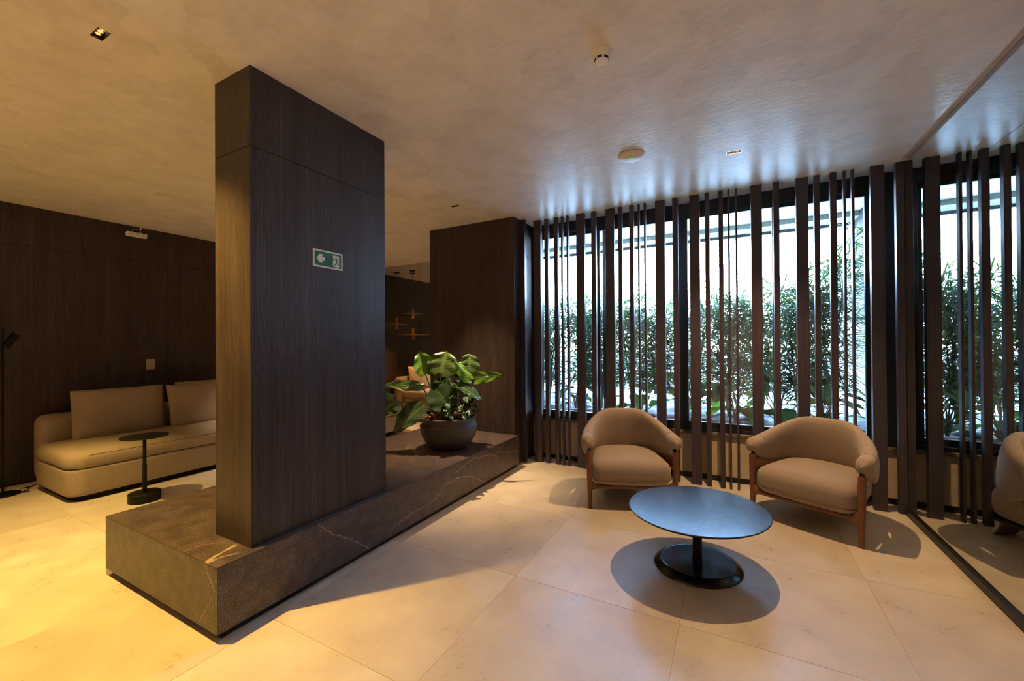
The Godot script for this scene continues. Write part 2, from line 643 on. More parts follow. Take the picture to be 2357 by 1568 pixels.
# ---------------------------------------------------------------- the shell
func build_shell() -> void:
	# floor: a bed of grout with the tiles as parts
	var fl := struct("floor", span(LX - 0.15, MX + 0.15, -0.12, -0.0016, -4.75, MD + 0.15, 0.0), M.grout)
	var tx := []
	var xs := [LX]
	for k in range(-6, 3):
		var x := -1.16 + 0.916 * k
		if x > LX + 0.05 and x < MX - 0.05: xs.append(x)
	xs.append(MX + 0.012)
	var ds := [-4.6]
	for k in range(-7, 6):
		var d := 1.272 + 0.914 * k
		if d > -4.55 and d < MD - 0.05: ds.append(d)
	ds.append(MD + 0.02)
	var kk := 0
	for a in xs.size() - 1:
		for b in ds.size() - 1:
			kk += 1
			var s := 0.0009
			part("tile", span(xs[a] + s, xs[a + 1] - s, -0.012, 0.0, ds[b] + s, ds[b + 1] - s, 0.0006), M["tile_%d" % ((kk * 7 + a) % 3)], fl)
	# ceiling with openings for the recessed lamps
	var holes := []
	for l in LAMPS:
		holes.append(Rect2(l[0] - 0.05, l[1] - 0.0225 - l[4] * 0.0025, 0.1, 0.045 + l[4] * 0.005))
	var cx := [LX - 0.15, MX + 0.15]
	var cd := [-4.75, MD + 0.15]
	for h in holes:
		for e in [h.position.x, h.end.x]:
			if not cx.has(e): cx.append(e)
		for e in [h.position.y, h.end.y]:
			if not cd.has(e): cd.append(e)
	cx.sort()
	cd.sort()
	var g := Geo.new()
	for a in cx.size() - 1:
		for b in cd.size() - 1:
			var mid := Vector2((cx[a] + cx[a + 1]) / 2, (cd[b] + cd[b + 1]) / 2)
			if holes.any(func(h): return h.has_point(mid)):
				continue
			g.rbox(P(mid.x, H + 0.06, mid.y), Vector3(cx[a + 1] - cx[a], 0.12, cd[b + 1] - cd[b]), 0.0)
	struct("ceiling", g, M.plaster)
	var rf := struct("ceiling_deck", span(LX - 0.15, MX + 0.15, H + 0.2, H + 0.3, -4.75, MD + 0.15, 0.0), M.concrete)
	# walls
	var wl := struct("wall_left", span(LX - 0.15, LX - 0.018, 0, H + 0.1, -4.75, MD + 0.15, 0.0), M.shadow_gap)
	var ends := [-4.6, -2.953, -0.203, 2.547, MD]
	for k in 4:
		part("panel", span(LX - 0.018, LX, 0.012, JOINT - 0.002, ends[k] + 0.0015, ends[k + 1] - 0.0015, 0.001), M.dark_veneer, wl)
		part("panel", span(LX - 0.018, LX, JOINT + 0.002, H, ends[k] + 0.0015, ends[k + 1] - 0.0015, 0.001), M.dark_veneer, wl)
	struct("wall_right", span(MX + 0.012, MX + 0.15, 0, H + 0.1, -4.75, 4.78, 0.0), M.sill_plaster)
	var wb := struct("wall_back", span(LX - 0.15, MX + 0.15, 0, H + 0.1, -4.75, -4.6, 0.0), M.plaster)
	var wf := struct("wall_far", span(LX - 0.15, -3.28, 0, H + 0.1, MD + 0.01, MD + 0.15, 0.0), M.dark_veneer)
	var ww := struct("wall_window", span(-2.3, MX + 0.012, 0, 0.455, WD, WD + 0.14, 0.0), M.sill_plaster)
	struct("baseboard_window", span(-2.184, MX - 0.004, 0.0, 0.05, WD - 0.012, WD, 0.001), M.black_trim)
	struct("trim_1", span(-2.186, MX - 0.002, 0.455, 0.485, WD - 0.03, WD + 0.16, 0.004), M.granite)
	# mirror wall on the right: black channel, two sheets with a joint
	struct("trim_2", span(MX - 0.018, MX + 0.012, 0.0, 0.05, -4.6, 4.39, 0.001), M.black_trim)
	var mi := struct("wall_mirror_right", span(MX, MX + 0.012, 0.05, 2.4266, -4.6, 4.615, 0.0), M.mirror)
	part("panel", span(MX, MX + 0.012, 2.4290, H - 0.004, -4.6, 4.615, 0.0), M.mirror, mi)
	struct("trim_3", span(MX - 0.03, MX - 0.001, H - 0.006, H, -4.6, 4.35, 0.001), M.sill_plaster)
	# mirror at the end of the lounge
	struct("trim_4", span(LX, -3.41, 0.0, 0.05, MD - 0.018, MD + 0.01, 0.001), M.black_trim)
	var mf := struct("wall_mirror_far", span(LX, -4.919, 0.05, H - 0.003, MD, MD + 0.01, 0.0), M.mirror)
	part("panel", span(-4.915, -3.41, 0.05, H - 0.003, MD, MD + 0.01, 0.0), M.mirror, mf)


func build_window() -> void:
	var w := Node3D.new()
	add_child(w)
	number(w, "window_1")
	w.set_meta("kind", "structure")
	var f: Material = M.frame_metal
	var d0 := WD - 0.005
	part("frame", span(-2.2, MX + 0.012, 2.72, H, d0, d0 + 0.11), f, w)
	part("frame", span(-2.2, MX + 0.012, 0.485, 0.52, d0, d0 + 0.11), f, w)
	part("frame", span(-2.2, -2.12, 0.52, 2.72, d0, d0 + 0.11), f, w)
	part("frame", span(1.085, MX + 0.012, 0.52, 2.72, d0, d0 + 0.11), f, w)
	# four sashes: edges, and which track they run in
	var sash := [[-2.12, -1.27, 0.055], [-1.385, -0.45, 0.01], [-0.45, 0.40, 0.01], [0.345, 1.085, 0.055]]
	for s in sash:
		var lo: float = s[0]
		var hi: float = s[1]
		var d: float = d0 + s[2]
		var g := Geo.new()
		g.rbox(P((lo + hi) / 2, 2.705, d + 0.0175), Vector3(hi - lo, 0.05, 0.035), 0.002)
		g.rbox(P((lo + hi) / 2, 0.548, d + 0.0175), Vector3(hi - lo, 0.056, 0.035), 0.002)
		for e in [[lo, lo + 0.045], [hi - 0.045, hi]]:
			g.rbox(P((e[0] + e[1]) / 2, 1.627, d + 0.0175), Vector3(0.045, 2.11, 0.035), 0.002)
		var so := part("sash", g, f, w)
		part("pane", span(lo + 0.044, hi - 0.044, 0.574, 2.682, d + 0.0165, d + 0.0185, 0.0), M.glass, so)
	part("lock", span(-0.452, -0.428, 1.49, 1.60, d0 - 0.002, d0 + 0.01, 0.004), f, w)


func clad(o: Node3D, x0: float, x1: float, y0: float, d0: float, d1: float, sides: Array) -> void:
	part("core", span(x0 + 0.004, x1 - 0.004, y0, H, d0 + 0.0025, d1 - 0.0025), M.shadow_gap, o)
	for b in [[y0, JOINT - 0.0025], [JOINT + 0.0025, H]]:
		for s in sides:
			var g: Geo
			match s:
				"right": g = span(x1 - 0.018, x1, b[0], b[1], d0 + 0.0031, d1 - 0.0031, 0.0003)
				"left": g = span(x0, x0 + 0.018, b[0], b[1], d0 + 0.0031, d1 - 0.0031, 0.0003)
				"near": g = span(x0, x1, b[0], b[1], d0, d0 + 0.0030, 0.0008)
				"far": g = span(x0, x1, b[0], b[1], d1 - 0.0030, d1, 0.0008)
			part("panel", g, M.dark_veneer, o)


func build_pillars() -> void:
	var o := thing("pillar", "dark wood-clad pillar standing on the stone plinth, carrying the green exit sign", "pillar")
	clad(o, -2.510, -2.176, PT, 1.220, 2.147, ["near", "right", "left", "far"])
	o = thing("pillar", "wide dark wood-clad pillar behind the potted plant, next to the window", "pillar")
	clad(o, -3.404, -2.186, 0.0, 4.130, 4.70, ["near", "right", "left"])


func build_plinth() -> void:
	var x0 := -3.386
	var x1 := -2.130
	var d0 := 1.038
	var d1 := 4.112
	var L := d1 - d0
	var o := thing("stone_plinth", "long low plinth of dark veined stone under the pillar and the plant pot", "plinth")
	part("base", span(x0 + 0.03, x1 - 0.03, 0, 0.05, d0 + 0.03, d1, 0.001), M.black_trim, o)
	part("core", span(x0 + 0.015, x1 - 0.015, 0.05, PT - 0.015, d0 + 0.015, d1, 0.0), M.shadow_gap, o)
	# veins read off the stone: distance or x, height
	var fv := [
		[[[1.567, 0.346], [1.673, 0.255], [1.767, 0.193], [1.958, 0.046]], 0.0030, 0.6],
		[[[2.232, 0.11], [2.368, 0.127], [2.516, 0.13], [2.676, 0.149], [2.775, 0.224], [3.015, 0.217], [3.222, 0.148], [3.383, 0.048]], 0.003, 0.6],
		[[[3.042, 0.061], [3.078, 0.149], [3.132, 0.234], [3.224, 0.311]], 0.002, 0.35], [[[2.852, 0.232], [2.892, 0.3], [2.947, 0.349]], 0.002, 0.35],
		[[[2.106, 0.082], [2.214, 0.098], [2.328, 0.101]], 0.002, 0.3],
		[[[2.9, 0.27], [3.195, 0.329], [3.237, 0.325], [3.339, 0.303], [3.414, 0.307], [3.476, 0.3], [3.54, 0.27], [3.573, 0.266], [3.639, 0.286], [3.743, 0.257], [3.869, 0.23], [3.906, 0.23], [4.022, 0.207], [4.1, 0.18]], 0.0032, 0.6],
		[[[3.573, 0.266], [3.639, 0.286], [3.691, 0.313], [3.761, 0.314], [3.797, 0.332]], 0.003, 0.5], [[[3.201, 0.204], [3.237, 0.253], [3.287, 0.299], [3.339, 0.337]], 0.002, 0.4],
		[[[3.705, 0.085], [3.759, 0.127], [3.822, 0.181], [3.878, 0.225]], 0.0025, 0.4], [[[3.811, 0.043], [3.858, 0.097], [3.896, 0.145], [3.963, 0.219]], 0.0025, 0.4],
		[[[3.935, 0.261], [4.003, 0.283], [4.073, 0.323]], 0.003, 0.4], [[[3.68, 0.109], [3.741, 0.119], [3.795, 0.135]], 0.002, 0.35]]
	var ev := [[[[-2.24, 0.348], [-2.194, 0.289], [-2.15, 0.241], [-2.139, 0.192]], 0.003, 0.6], [[[-2.223, 0.352], [-2.182, 0.293], [-2.145, 0.232]], 0.002, 0.5], [[[-2.139, 0.248], [-2.208, 0.164], [-2.292, 0.058]], 0.0016, 0.6]]
	var tv := [[[[-2.226, 1.04], [-2.257, 1.102], [-2.291, 1.21]], 0.009, 0.6], [[[-2.216, 1.043], [-2.222, 1.11], [-2.194, 1.155]], 0.006, 0.5], [[[-2.447, 1.044], [-2.45, 1.127], [-2.38, 1.198]], 0.0025, 0.5],
		[[[-2.263, 2.283], [-2.253, 2.387], [-2.227, 2.53]], 0.002, 0.5], [[[-2.298, 2.294], [-2.271, 2.403], [-2.294, 2.598]], 0.0025, 0.4], [[[-2.407, 3.994], [-2.328, 3.844], [-2.172, 3.663]], 0.0025, 0.45],
		[[[-2.219, 3.744], [-2.195, 3.888], [-2.189, 4.077]], 0.0025, 0.5], [[[-2.9, 2.7], [-2.6, 2.9], [-2.5, 2.75], [-2.35, 2.9], [-2.2, 3.1]], 0.0025, 0.4], [[[-3.0, 3.3], [-2.8, 3.0], [-2.62, 2.7], [-2.5, 2.4]], 0.003, 0.4], [[[-2.2, 2.75], [-2.4, 3.0], [-2.45, 3.2]], 0.002, 0.4]]
	var flip := func(a, ox, oy): return a.map(func(q): return [q[0].map(func(p): return [p[0] - ox, oy - p[1]]), q[1], q[2]])
	var hh := PT - 0.041
	var mk := func(t, rough):
		var m := StandardMaterial3D.new()
		m.albedo_texture = t
		m.roughness = rough
		return m
	var g := span(x0, x1, PT - 0.006, PT, d0, d1, 0.0022)
	uv_from(g, func(p): return Vector2((p.x - x0) / (x1 - x0), (p.z + d1) / L))
	part("top_slab", g, mk.call(stone(640, 1566, Vector2(x1 - x0, L), flip.call(tv, x0, d1), 61), 0.34), o)
	g = span(x1 - 0.02, x1, 0.041, PT - 0.0061, d0 + 0.0002, d1, 0.0012)
	uv_from(g, func(p): return Vector2((-p.z - d0) / L, (PT - p.y) / hh))
	part("side_slab", g, mk.call(stone(2048, 212, Vector2(L, hh), flip.call(fv, d0, PT), 62), 0.36), o)
	g = span(x0, x1 - 0.0204, 0.041, PT - 0.0061, d0, d0 + 0.02, 0.0012)
	uv_from(g, func(p): return Vector2((p.x - x0) / (x1 - x0), (PT - p.y) / hh))
	var em = mk.call(stone(838, 212, Vector2(x1 - x0, hh), flip.call(ev, x0, PT), 63), 0.4)
	part("end_slab", g, em, o)
	g = span(x0, x0 + 0.02, 0.041, PT - 0.0061, d0 + 0.0204, d1, 0.0012)
	part("side_slab", g, em, o)

func uv_from(g: Geo, f: Callable) -> void:
	for k in g.v.size():
		g.t[k] = f.call(g.v[k])


func build_slats() -> void:
	# left edge at the ceiling, width
	var s := [[-2.185, .058, "medium"], [-2.064, .091, "wide"], [-1.924, .046, "medium"], [-1.804, .046, "medium"], [-1.719, .022, "thin"], [-1.652, .022, "thin"], [-1.535, .093, "wide"], [-1.362, .050, "medium"], [-1.202, .093, "wide"], [-1.068, .042, "medium"], [-0.948, .041, "medium"], [-0.863, .018, "thin"], [-0.800, .018, "thin"], [-0.687, .091, "wide"], [-0.521, .050, "medium"], [-0.364, .091, "wide"], [-0.226, .040, "medium"], [-0.108, .039, "medium"], [-0.030, .017, "thin"], [0.033, .017, "thin"], [0.160, .089, "wide"], [0.336, .047, "medium"], [0.507, .090, "wide"], [0.638, .040, "medium"], [0.749, .046, "medium"], [0.840, .017, "thin"], [0.896, .018, "thin"], [1.018, .088, "wide"], [1.176, .051, "half-width"]]
	var nth := ["", "second", "third", "fourth", "fifth", "sixth", "seventh", "eighth", "ninth", "tenth", "eleventh", "twelfth", "thirteenth", "fourteenth", "fifteenth"]
	var meshes := {}
	for k in s.size():
		var w: float = s[k][1]
		var key := str(snappedf(w, 0.002))
		if not meshes.has(key):
			meshes[key] = box(Vector3(0, H / 2 + 0.001, 0), Vector3(w, H - 0.003, 0.05), 0.0015).mesh()
		var lab := ""
		if k == 0:
			lab = "medium dark wooden slat fixed against the wood-clad pillar beside the window"
		elif k == s.size() - 1:
			lab = "dark wooden slat standing against the mirror, nearest to it of all"
		elif k < 15:
			lab = "%s dark wooden slat, %s from the pillar beside the window" % [s[k][2], nth[k]]
		else:
			lab = "%s dark wooden slat, %s from the mirror wall" % [s[k][2], nth[s.size() - 1 - k]]
		var o := part("wooden_slat", meshes[key], M.slat_veneer, self, P(s[k][0] + w / 2, 0.0, (4.285 if k == 0 else 4.395) + 0.025))
		tag(o, lab, "slat", "vertical slats in front of the window")


# ---------------------------------------------------------------- outside
func leaf_strip(l: float, w: float, bend: float) -> ArrayMesh:
	var g := Geo.new()
	g.grid(func(u, v):
		var hw: float = w * sin(PI * clampf(v * 0.94 + 0.05, 0.0, 1.0)) * 0.5
		return Vector3((u - 0.5) * 2.0 * hw, l * v, -bend * l * v * v - absf(u - 0.5) * hw * 0.7 * -1.0), 2, 4, false, false, false)
	return g.mesh()

func shrub(at: Vector3, h: float, spread: float, sd: int, count: int, label: String) -> void:
	var r := RandomNumberGenerator.new()
	r.seed = sd
	var o := thing("leafy_shrub", label, "shrub", at, 0.0, "shrubs outside the window")
	var mm := MultiMesh.new()
	mm.transform_format = MultiMesh.TRANSFORM_3D
	mm.use_colors = true
	mm.mesh = strip
	var tr: Array[Transform3D] = []
	var cl: Array[Color] = []
	var stems := 7
	for k in stems:
		var a := TAU * k / stems + r.randf_range(-0.4, 0.4)
		var out := spread * r.randf_range(0.25, 1.0)
		var hh := h * r.randf_range(0.72, 1.0)
		var pts := []
		for q in 9:
			var f := q / 8.0
			pts.append(Vector3(cos(a) * out * pow(f, 1.3), hh * f, sin(a) * out * pow(f, 1.3)) + Vector3(r.randf_range(-1, 1), 0, r.randf_range(-1, 1)) * 0.025 * f)
		var g := Geo.new()
		var rad := []
		for q in 9:
			rad.append(lerpf(0.011, 0.003, q / 8.0))
		g.tube(pts, rad, 5, false)
		part("stem", g, M.stem_bark, o)
		for q in count / stems:
			var f := 1.0 - pow(r.randf(), 1.25) * 0.80
			var e := f * 8.0
			var p: Vector3 = pts[int(e)].lerp(pts[mini(int(e) + 1, 8)], e - int(e))
			# short side twigs carry the leaves away from the stem
			var ta := r.randf() * TAU
			p += Vector3(cos(ta), r.randf_range(-0.3, 0.5), sin(ta)) * r.randf() * 0.17 * (1.15 - 0.5 * f)
			var dir := Vector3(cos(ta + r.randf_range(-0.8, 0.8)), r.randf_range(-0.5, 1.1), sin(ta + r.randf_range(-0.8, 0.8))).normalized()
			var x := dir.cross(Vector3.UP).normalized().rotated(dir, r.randf_range(-0.7, 0.7))
			var b := Basis(x, dir, x.cross(dir)).scaled(Vector3.ONE)
			tr.append(Transform3D(b * Basis.from_scale(Vector3.ONE * r.randf_range(0.7, 1.35)), p))
			var s := r.randf()
			cl.append(Color(0.06, 0.155, 0.095).lerp(Color(0.18, 0.31, 0.10), s * s) if r.randf() > 0.02 else Color(0.5, 0.32, 0.04))
	mm.instance_count = tr.size()
	for k in tr.size():
		mm.set_instance_transform(k, tr[k])
		mm.set_instance_color(k, cl[k])
	var mi := MultiMeshInstance3D.new()
	mi.name = "foliage"
	mi.multimesh = mm
	mi.material_override = M.leaf_thin
	mi.set_meta("kind", "stuff")
	o.add_child(mi)

var strip: ArrayMesh

# broad leaf from base to tip, 'nrm' roughly the side that faces up
func broad(base: Vector3, tip: Vector3, wide: float, nrm: Vector3, cup := 0.25, droop := 0.12, lobe := 0.16, wave := 0.012, c0 := Color(0.07, 0.16, 0.035), c1 := Color(0.20, 0.30, 0.09)) -> Geo:
	var g := Geo.new()
	var d := tip - base
	var L := d.length()
	d /= L
	var s := d.cross(nrm).normalized()
	var nn := s.cross(d).normalized()
	var prof := [0.34, 0.70, 0.90, 0.99, 1.0, 0.97, 0.91, 0.81, 0.68, 0.51, 0.29, 0.0]
	var us := [-1.0, -0.82, -0.6, -0.4, -0.2, -0.045, -0.02, 0.02, 0.045, 0.2, 0.4, 0.6, 0.82, 1.0]
	g.grid(func(u, v):
		var q: float = us[int(round(u * 13))]
		var k: float = v * 11.0
		var w: float = lerpf(prof[int(k)], prof[mini(int(k) + 1, 11)], k - int(k)) * wide * 0.5
		var along: float = v - lobe * pow(absf(q), 1.6) * pow(1.0 - v, 2.0)
		var ht: float = cup * absf(q) * w - droop * L * v * v + wave * sin(v * 17.0 + absf(q) * 3.0) * absf(q) + (0.004 if absf(q) < 0.03 else 0.0)
		ht += 0.0045 * sin((v - absf(q) * 0.3) * 46.0) * minf(1.0, absf(q) * 3.0) * (1.0 - absf(q))
		return base + d * (along * L) + s * (q * w) + nn * ht, 13, 22, false, false, false,
		func(u, v):
			var q: float = us[int(round(u * 13))]
			return c1 if absf(q) < 0.05 else c0.lerp(c1, 0.25 * (0.5 + 0.5 * sin((v - absf(q) * 0.3) * 46.0))))
	return g

func big_plant(at: Vector3, sd: int, count: int, size: float, label: String) -> void:
	var r := RandomNumberGenerator.new()
	r.seed = sd
	var o := thing("broad_leaf_plant", label, "plant", at, 0.0, "broad-leaved plants outside the window")
	for k in count:
		var a := TAU * k / count + r.randf_range(-0.35, 0.35)
		var out := Vector3(cos(a), 0, sin(a))
		var hh := size * r.randf_range(0.16, 1.0)
		var b := out * size * r.randf_range(0.12, 0.35) + Vector3(0, hh, 0)
		var tip := b + (out * r.randf_range(0.6, 1.0) + Vector3(0, r.randf_range(-0.45, 0.5), 0)).normalized() * size * r.randf_range(0.42, 0.62)
		var g := Geo.new()
		g.col = Color(0.16, 0.12, 0.08)
		g.tube([Vector3.ZERO, b * Vector3(0.35, 0.55, 0.35), b], [0.009, 0.007, 0.004], 5, false)
		part("stalk", g, M.stalk, o, Vector3.ZERO, true)
		var c := Color(0.05, 0.12, 0.045).lerp(Color(0.17, 0.25, 0.06), r.randf() * r.randf())
		part("leaf", broad(b, tip, size * r.randf_range(0.34, 0.46), Vector3.UP + out * 0.3, 0.3, 0.18, 0.05, 0.006, c, c * 1.7), M.leaf_thin, o, Vector3.ZERO, true)

func build_outside() -> void:
	struct("ground_outside", span(-30, 40, -0.3, -0.12, 4.78, 60, 0.0), M.paving)
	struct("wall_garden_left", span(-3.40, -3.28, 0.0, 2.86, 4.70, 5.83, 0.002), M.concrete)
	struct("wall_garden_right", span(1.252, 1.45, 0.0, 2.86, 4.78, 6.02, 0.002), M.wall_concrete)
	var sf := struct("canopy_outside", span(-4.5, 1.6, 2.86, 3.1, 4.74, 6.2, 0.0), M.soffit_white)
	part("beam", span(-4.5, 1.6, 2.785, 2.87, 5.82, 6.1, 0.002), M.beam_concrete, sf)
	part("edge_trim", span(-4.5, 1.6, 2.75, 2.80, 6.1, 6.14, 0.002), M.frame_metal, sf)
	# planter with soil
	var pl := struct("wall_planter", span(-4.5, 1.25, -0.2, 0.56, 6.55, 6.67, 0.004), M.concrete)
	var g := Geo.new()
	var bn := noise(FastNoiseLite.TYPE_SIMPLEX, 2.2, 71, 4)
	g.grid(func(u, v):
		var x: float = lerpf(-3.27, 1.25, u)
		var d: float = lerpf(4.77, 6.56, v)
		return P(x, 0.545 + 0.035 * bn.get_noise_2d(x, d), d), 120, 40, false, false, true)
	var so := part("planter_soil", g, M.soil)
	tag(so, "dark soil with bits of bark in the planter outside the window", "soil", "", "stuff")
	if so.get_meta("kind") == "stuff": pass
	strip = leaf_strip(0.155, 0.0125, 0.34)
	var sp := [[-1.85, 5.55, 1.56, .30], [-1.5, 5.25, 1.42, .34], [-1.2, 5.6, 1.56, .36], [-0.8, 5.3, 1.42, .32], [-0.45, 5.65, 1.58, .36], [-0.05, 5.35, 1.44, .32], [0.3, 5.6, 1.52, .34], [0.62, 5.3, 1.56, .30], [0.93, 5.5, 2.05, .34], [-2.3, 5.4, 1.55, .34], [-2.72, 5.55, 1.6, .34]]
	var where := ["third from the pillar end of the row", "fourth from the pillar end, close to the glass", "behind the left pair of sashes", "behind the armchair by the pillar", "behind the middle stile", "beyond the coffee table", "behind the gap between the armchairs", "close to the glass behind the larger armchair", "tallest of all, beside the bright concrete wall", "at the end just beyond the pillar", "farthest of all past the pillar corner"]
	for k in sp.size():
		shrub(P(sp[k][0], 0.54, sp[k][1]), sp[k][2], sp[k][3], 100 + k, 3300, "narrow-leaved green shrub outside the window, " + where[k])
	var bp := [[-1.8, 5.1, .44, 12], [-0.98, 5.05, .50, 12], [-0.50, 5.12, .54, 12], [0.02, 5.1, .58, 13], [0.42, 5.12, .50, 12], [0.78, 5.05, .44, 11], [0.90, 5.4, .44, 8]]
	var bw := ["low in the corner by the pillar", "right behind the armchair nearest the plinth", "beside the middle stile of the window", "beyond the coffee table", "between the shrubs behind the armchair near the mirror", "behind the top of the armchair near the mirror", "at the foot of the bright concrete wall"]
	for k in bp.size():
		big_plant(P(bp[k][0], 0.53, bp[k][1]), 300 + k, bp[k][3], bp[k][2], "broad-leaved plant outside the glass, " + bw[k])
	# neighbouring house, far off to the right
	var b := thing("neighbouring_house", "pale grey neighbouring house with a sloping roof seen beyond the shrubs", "building", P(4.6, 0, 15))
	part("wall", box(Vector3(0, 2.6, 0), Vector3(3.2, 5.2, 5), 0.01), M.building_grey, b)
	var rg := Geo.new()
	rg.prism(PackedVector2Array([Vector2(-2.0, 5.0), Vector2(2.0, 5.0), Vector2(2.0, 9.5)]), 5.4)
	part("roof", rg, M.building_grey, b, Vector3(0, 0, -2.7))
	for k in 2:
		part("window", box(Vector3(-0.7 + 1.4 * k, 3.6, 2.51), Vector3(0.9, 1.4, 0.06), 0.01), M.building_dark, b)


# ---------------------------------------------------------------- furniture
func puffy(sag: float, bulge: float) -> Callable:
	return func(p: Vector3, h: Vector3):
		var e := (1.0 - pow(absf(p.x / h.x), 2.0)) * (1.0 - pow(absf(p.z / h.z), 2.0))
		var s := 1.0 - pow(absf(p.y / h.y), 2.0)
		var q := p
		if p.y > 0.0: q.y += sag * e * p.y / h.y
		q.x += bulge * s * p.x / h.x
		q.z += bulge * s * p.z / h.z
		return q

# pillow standing in the local xy plane, thick along z
func pillow(w: float, h: float, th: float, sd: int, pinch := 0.05) -> Geo:
	var g := Geo.new()
	var nz := noise(FastNoiseLite.TYPE_SIMPLEX, 3.0, sd, 3)
	for side in [1.0, -1.0]:
		g.grid(func(u, v):
			var a: float = u * 2.0 - 1.0
			var b: float = v * 2.0 - 1.0
			a = sin(a * PI / 2)
			b = sin(b * PI / 2)
			var pin_x: float = 1.0 - pinch * (1.0 - b * b)
			var pin_y: float = 1.0 - pinch * (1.0 - a * a)
			var e: float = pow((1.0 - pow(absf(a), 3.2)) * (1.0 - pow(absf(b), 3.2)), 0.46)
			var cr: float = nz.get_noise_2d(a * 3.0, b * 0.8) * 0.018 * (1.0 - e * 0.6) * minf(1.0, e * 4.0)
			return Vector3(a * w / 2 * pin_x, b * h / 2 * pin_y, side * (th / 2 * e + cr)), 22, 22, false, false, side > 0)
	return g

func build_sofa() -> void:
	var o := thing("sofa", "long brown boucle corner sofa along the dark panelled wall", "sofa")
	var bo: Material = M.boucle
	# backrest: rounded slab along the wall
	var g := Geo.new()
	g.rbox(P(-6.195, 0.37, 3.155), Vector3(0.21, 0.66, 3.57), 0.085, 5, 0)
	part("backrest", g, bo, o)
	for q in [[-5.61, 2.42, 0.43, 1.04], [-5.34, 4.235, 0.69, 0.67]]:
		g = Geo.new()
		g.loft([Vector2(0, 0), Vector2(0, 0.055)], q[2], q[3], 0.11, P(q[0], 0, q[1]))
		part("plinth", g, M.shadow_gap, o)
	var base := [Vector2(0.03, 0.05), Vector2(0.012, 0.053), Vector2(0.003, 0.065), Vector2(0.0, 0.085), Vector2(0.0, 0.19), Vector2(0.0, 0.265), Vector2(0.004, 0.283), Vector2(0.014, 0.292), Vector2(0.03, 0.295)]
	var pad := [Vector2(0.03, 0.295), Vector2(0.012, 0.298), Vector2(0.002, 0.31), Vector2(-0.004, 0.33), Vector2(-0.004, 0.37), Vector2(0.003, 0.393), Vector2(0.016, 0.412), Vector2(0.036, 0.426), Vector2(0.062, 0.434), Vector2(0.10, 0.439)]
	for q in [[-5.61, 2.42, 0.48, 1.09], [-5.34, 4.235, 0.74, 0.72]]:
		g = Geo.new()
		g.loft(base, q[2], q[3], 0.13, P(q[0], 0, q[1]), 0.0)
		part("seat_base", g, bo, o)
		g = Geo.new()
		g.loft(pad, q[2], q[3], 0.13, P(q[0], 0, q[1]), 0.012)
		var sc := part("seat_cushion", g, bo, o)
		g = Geo.new()
		var wl := []
		for k in 40:
			var f := k / 39.0
			wl.append(P(q[0] + q[2] - 0.012, 0.407, q[1] - q[3] + 0.14 + f * (q[3] * 2.0 - 0.28)))
		g.tube(wl, 0.0028, 5)
		part("welt", g, M.tweed_seam, sc)
	# loose cushions: x, bottom, middle distance, width, height, lean, turn
	var cs := [["back_cushion", -5.92, .42, 1.955, .78, .53, .20, .15, 0.0, "wide brown back cushion at the near end of the sofa", "cushion"],
		["throw_pillow", -5.80, .43, 2.62, .58, .52, .15, .20, 0.16, "square brown pillow leaning beside the wide back cushion, near the pillar", "pillow"],
		["back_cushion", -5.98, .43, 2.86, .74, .53, .16, .15, 0.0, "brown back cushion half hidden behind the square pillow", "cushion"],
		["throw_pillow", -5.80, .43, 4.62, .50, .52, .17, .30, 0.55, "pale pillow at the far end of the sofa, seen in the end mirror", "pillow"],
		["throw_pillow", -5.86, .43, 4.12, .52, .48, .16, .2, 0.25, "pillow behind the pale one at the far end of the sofa", "pillow"]]
	for c in cs:
		var k := thing(c[0], c[9], c[10], P(c[1], c[2], c[3]))
		var b := Basis(Vector3.UP, PI / 2 + c[8]) * Basis(Vector3.RIGHT, -c[7])
		k.transform = Transform3D(b, P(c[1], c[2], c[3]))
		part("cover", pillow(c[4], c[5], c[6], int(c[3] * 100), 0.012 if c[0] == "back_cushion" else 0.05), M.boucle if c[0] == "back_cushion" else M.cushion_cloth, k, Vector3(0, c[5] / 2 - 0.01, 0))

func build_table() -> void:
	var o := thing("coffee_table", "low oval coffee table with a thin blue-black wooden top on a pedestal", "table", P(-0.205, 0, 2.81))
	var g := Geo.new()
	var ax := Basis(Vector3.UP, 0.918)
	g.lathe([Vector2(0.0, 0.341), Vector2(0.385, 0.341), Vector2(0.404, 0.352), Vector2(0.407, 0.357), Vector2(0.404, 0.361), Vector2(0.0, 0.361)], 96, 0.96, 1.035)
	part("tabletop", g, M.table_veneer, o).rotation.y = 0.918 + PI / 2
	g = Geo.new()
	g.lathe([Vector2(0.0, 0.03), Vector2(0.0275, 0.03), Vector2(0.0275, 0.34), Vector2(0.0, 0.34)], 40)
	part("pole", g, M.black_metal, o)
	g = Geo.new()
	g.xf = Transform3D(ax, Vector3.ZERO)
	g.lathe([Vector2(0.0, 0.0), Vector2(0.252, 0.0), Vector2(0.256, 0.004), Vector2(0.252, 0.012), Vector2(0.222, 0.034), Vector2(0.214, 0.038), Vector2(0.206, 0.037), Vector2(0.203, 0.035), Vector2(0.0, 0.035)], 96, 1.03, 0.97)
	part("base", g, M.black_gloss, o)
	g = Geo.new()
	g.lathe([Vector2(0.0275, 0.034), Vector2(0.034, 0.034), Vector2(0.034, 0.039), Vector2(0.0275, 0.042)], 40)
	part("collar", g, M.black_metal, o)
	for k in 3:
		var a := TAU * k / 3
		g = Geo.new()
		g.lathe([Vector2(0.0, 0.331), Vector2(0.02, 0.331), Vector2(0.02, 0.341), Vector2(0.0, 0.341)], 12, 1, 1, Vector3(cos(a) * 0.09, 0, sin(a) * 0.09))
		part("mounting_boss", g, M.black_metal, o)

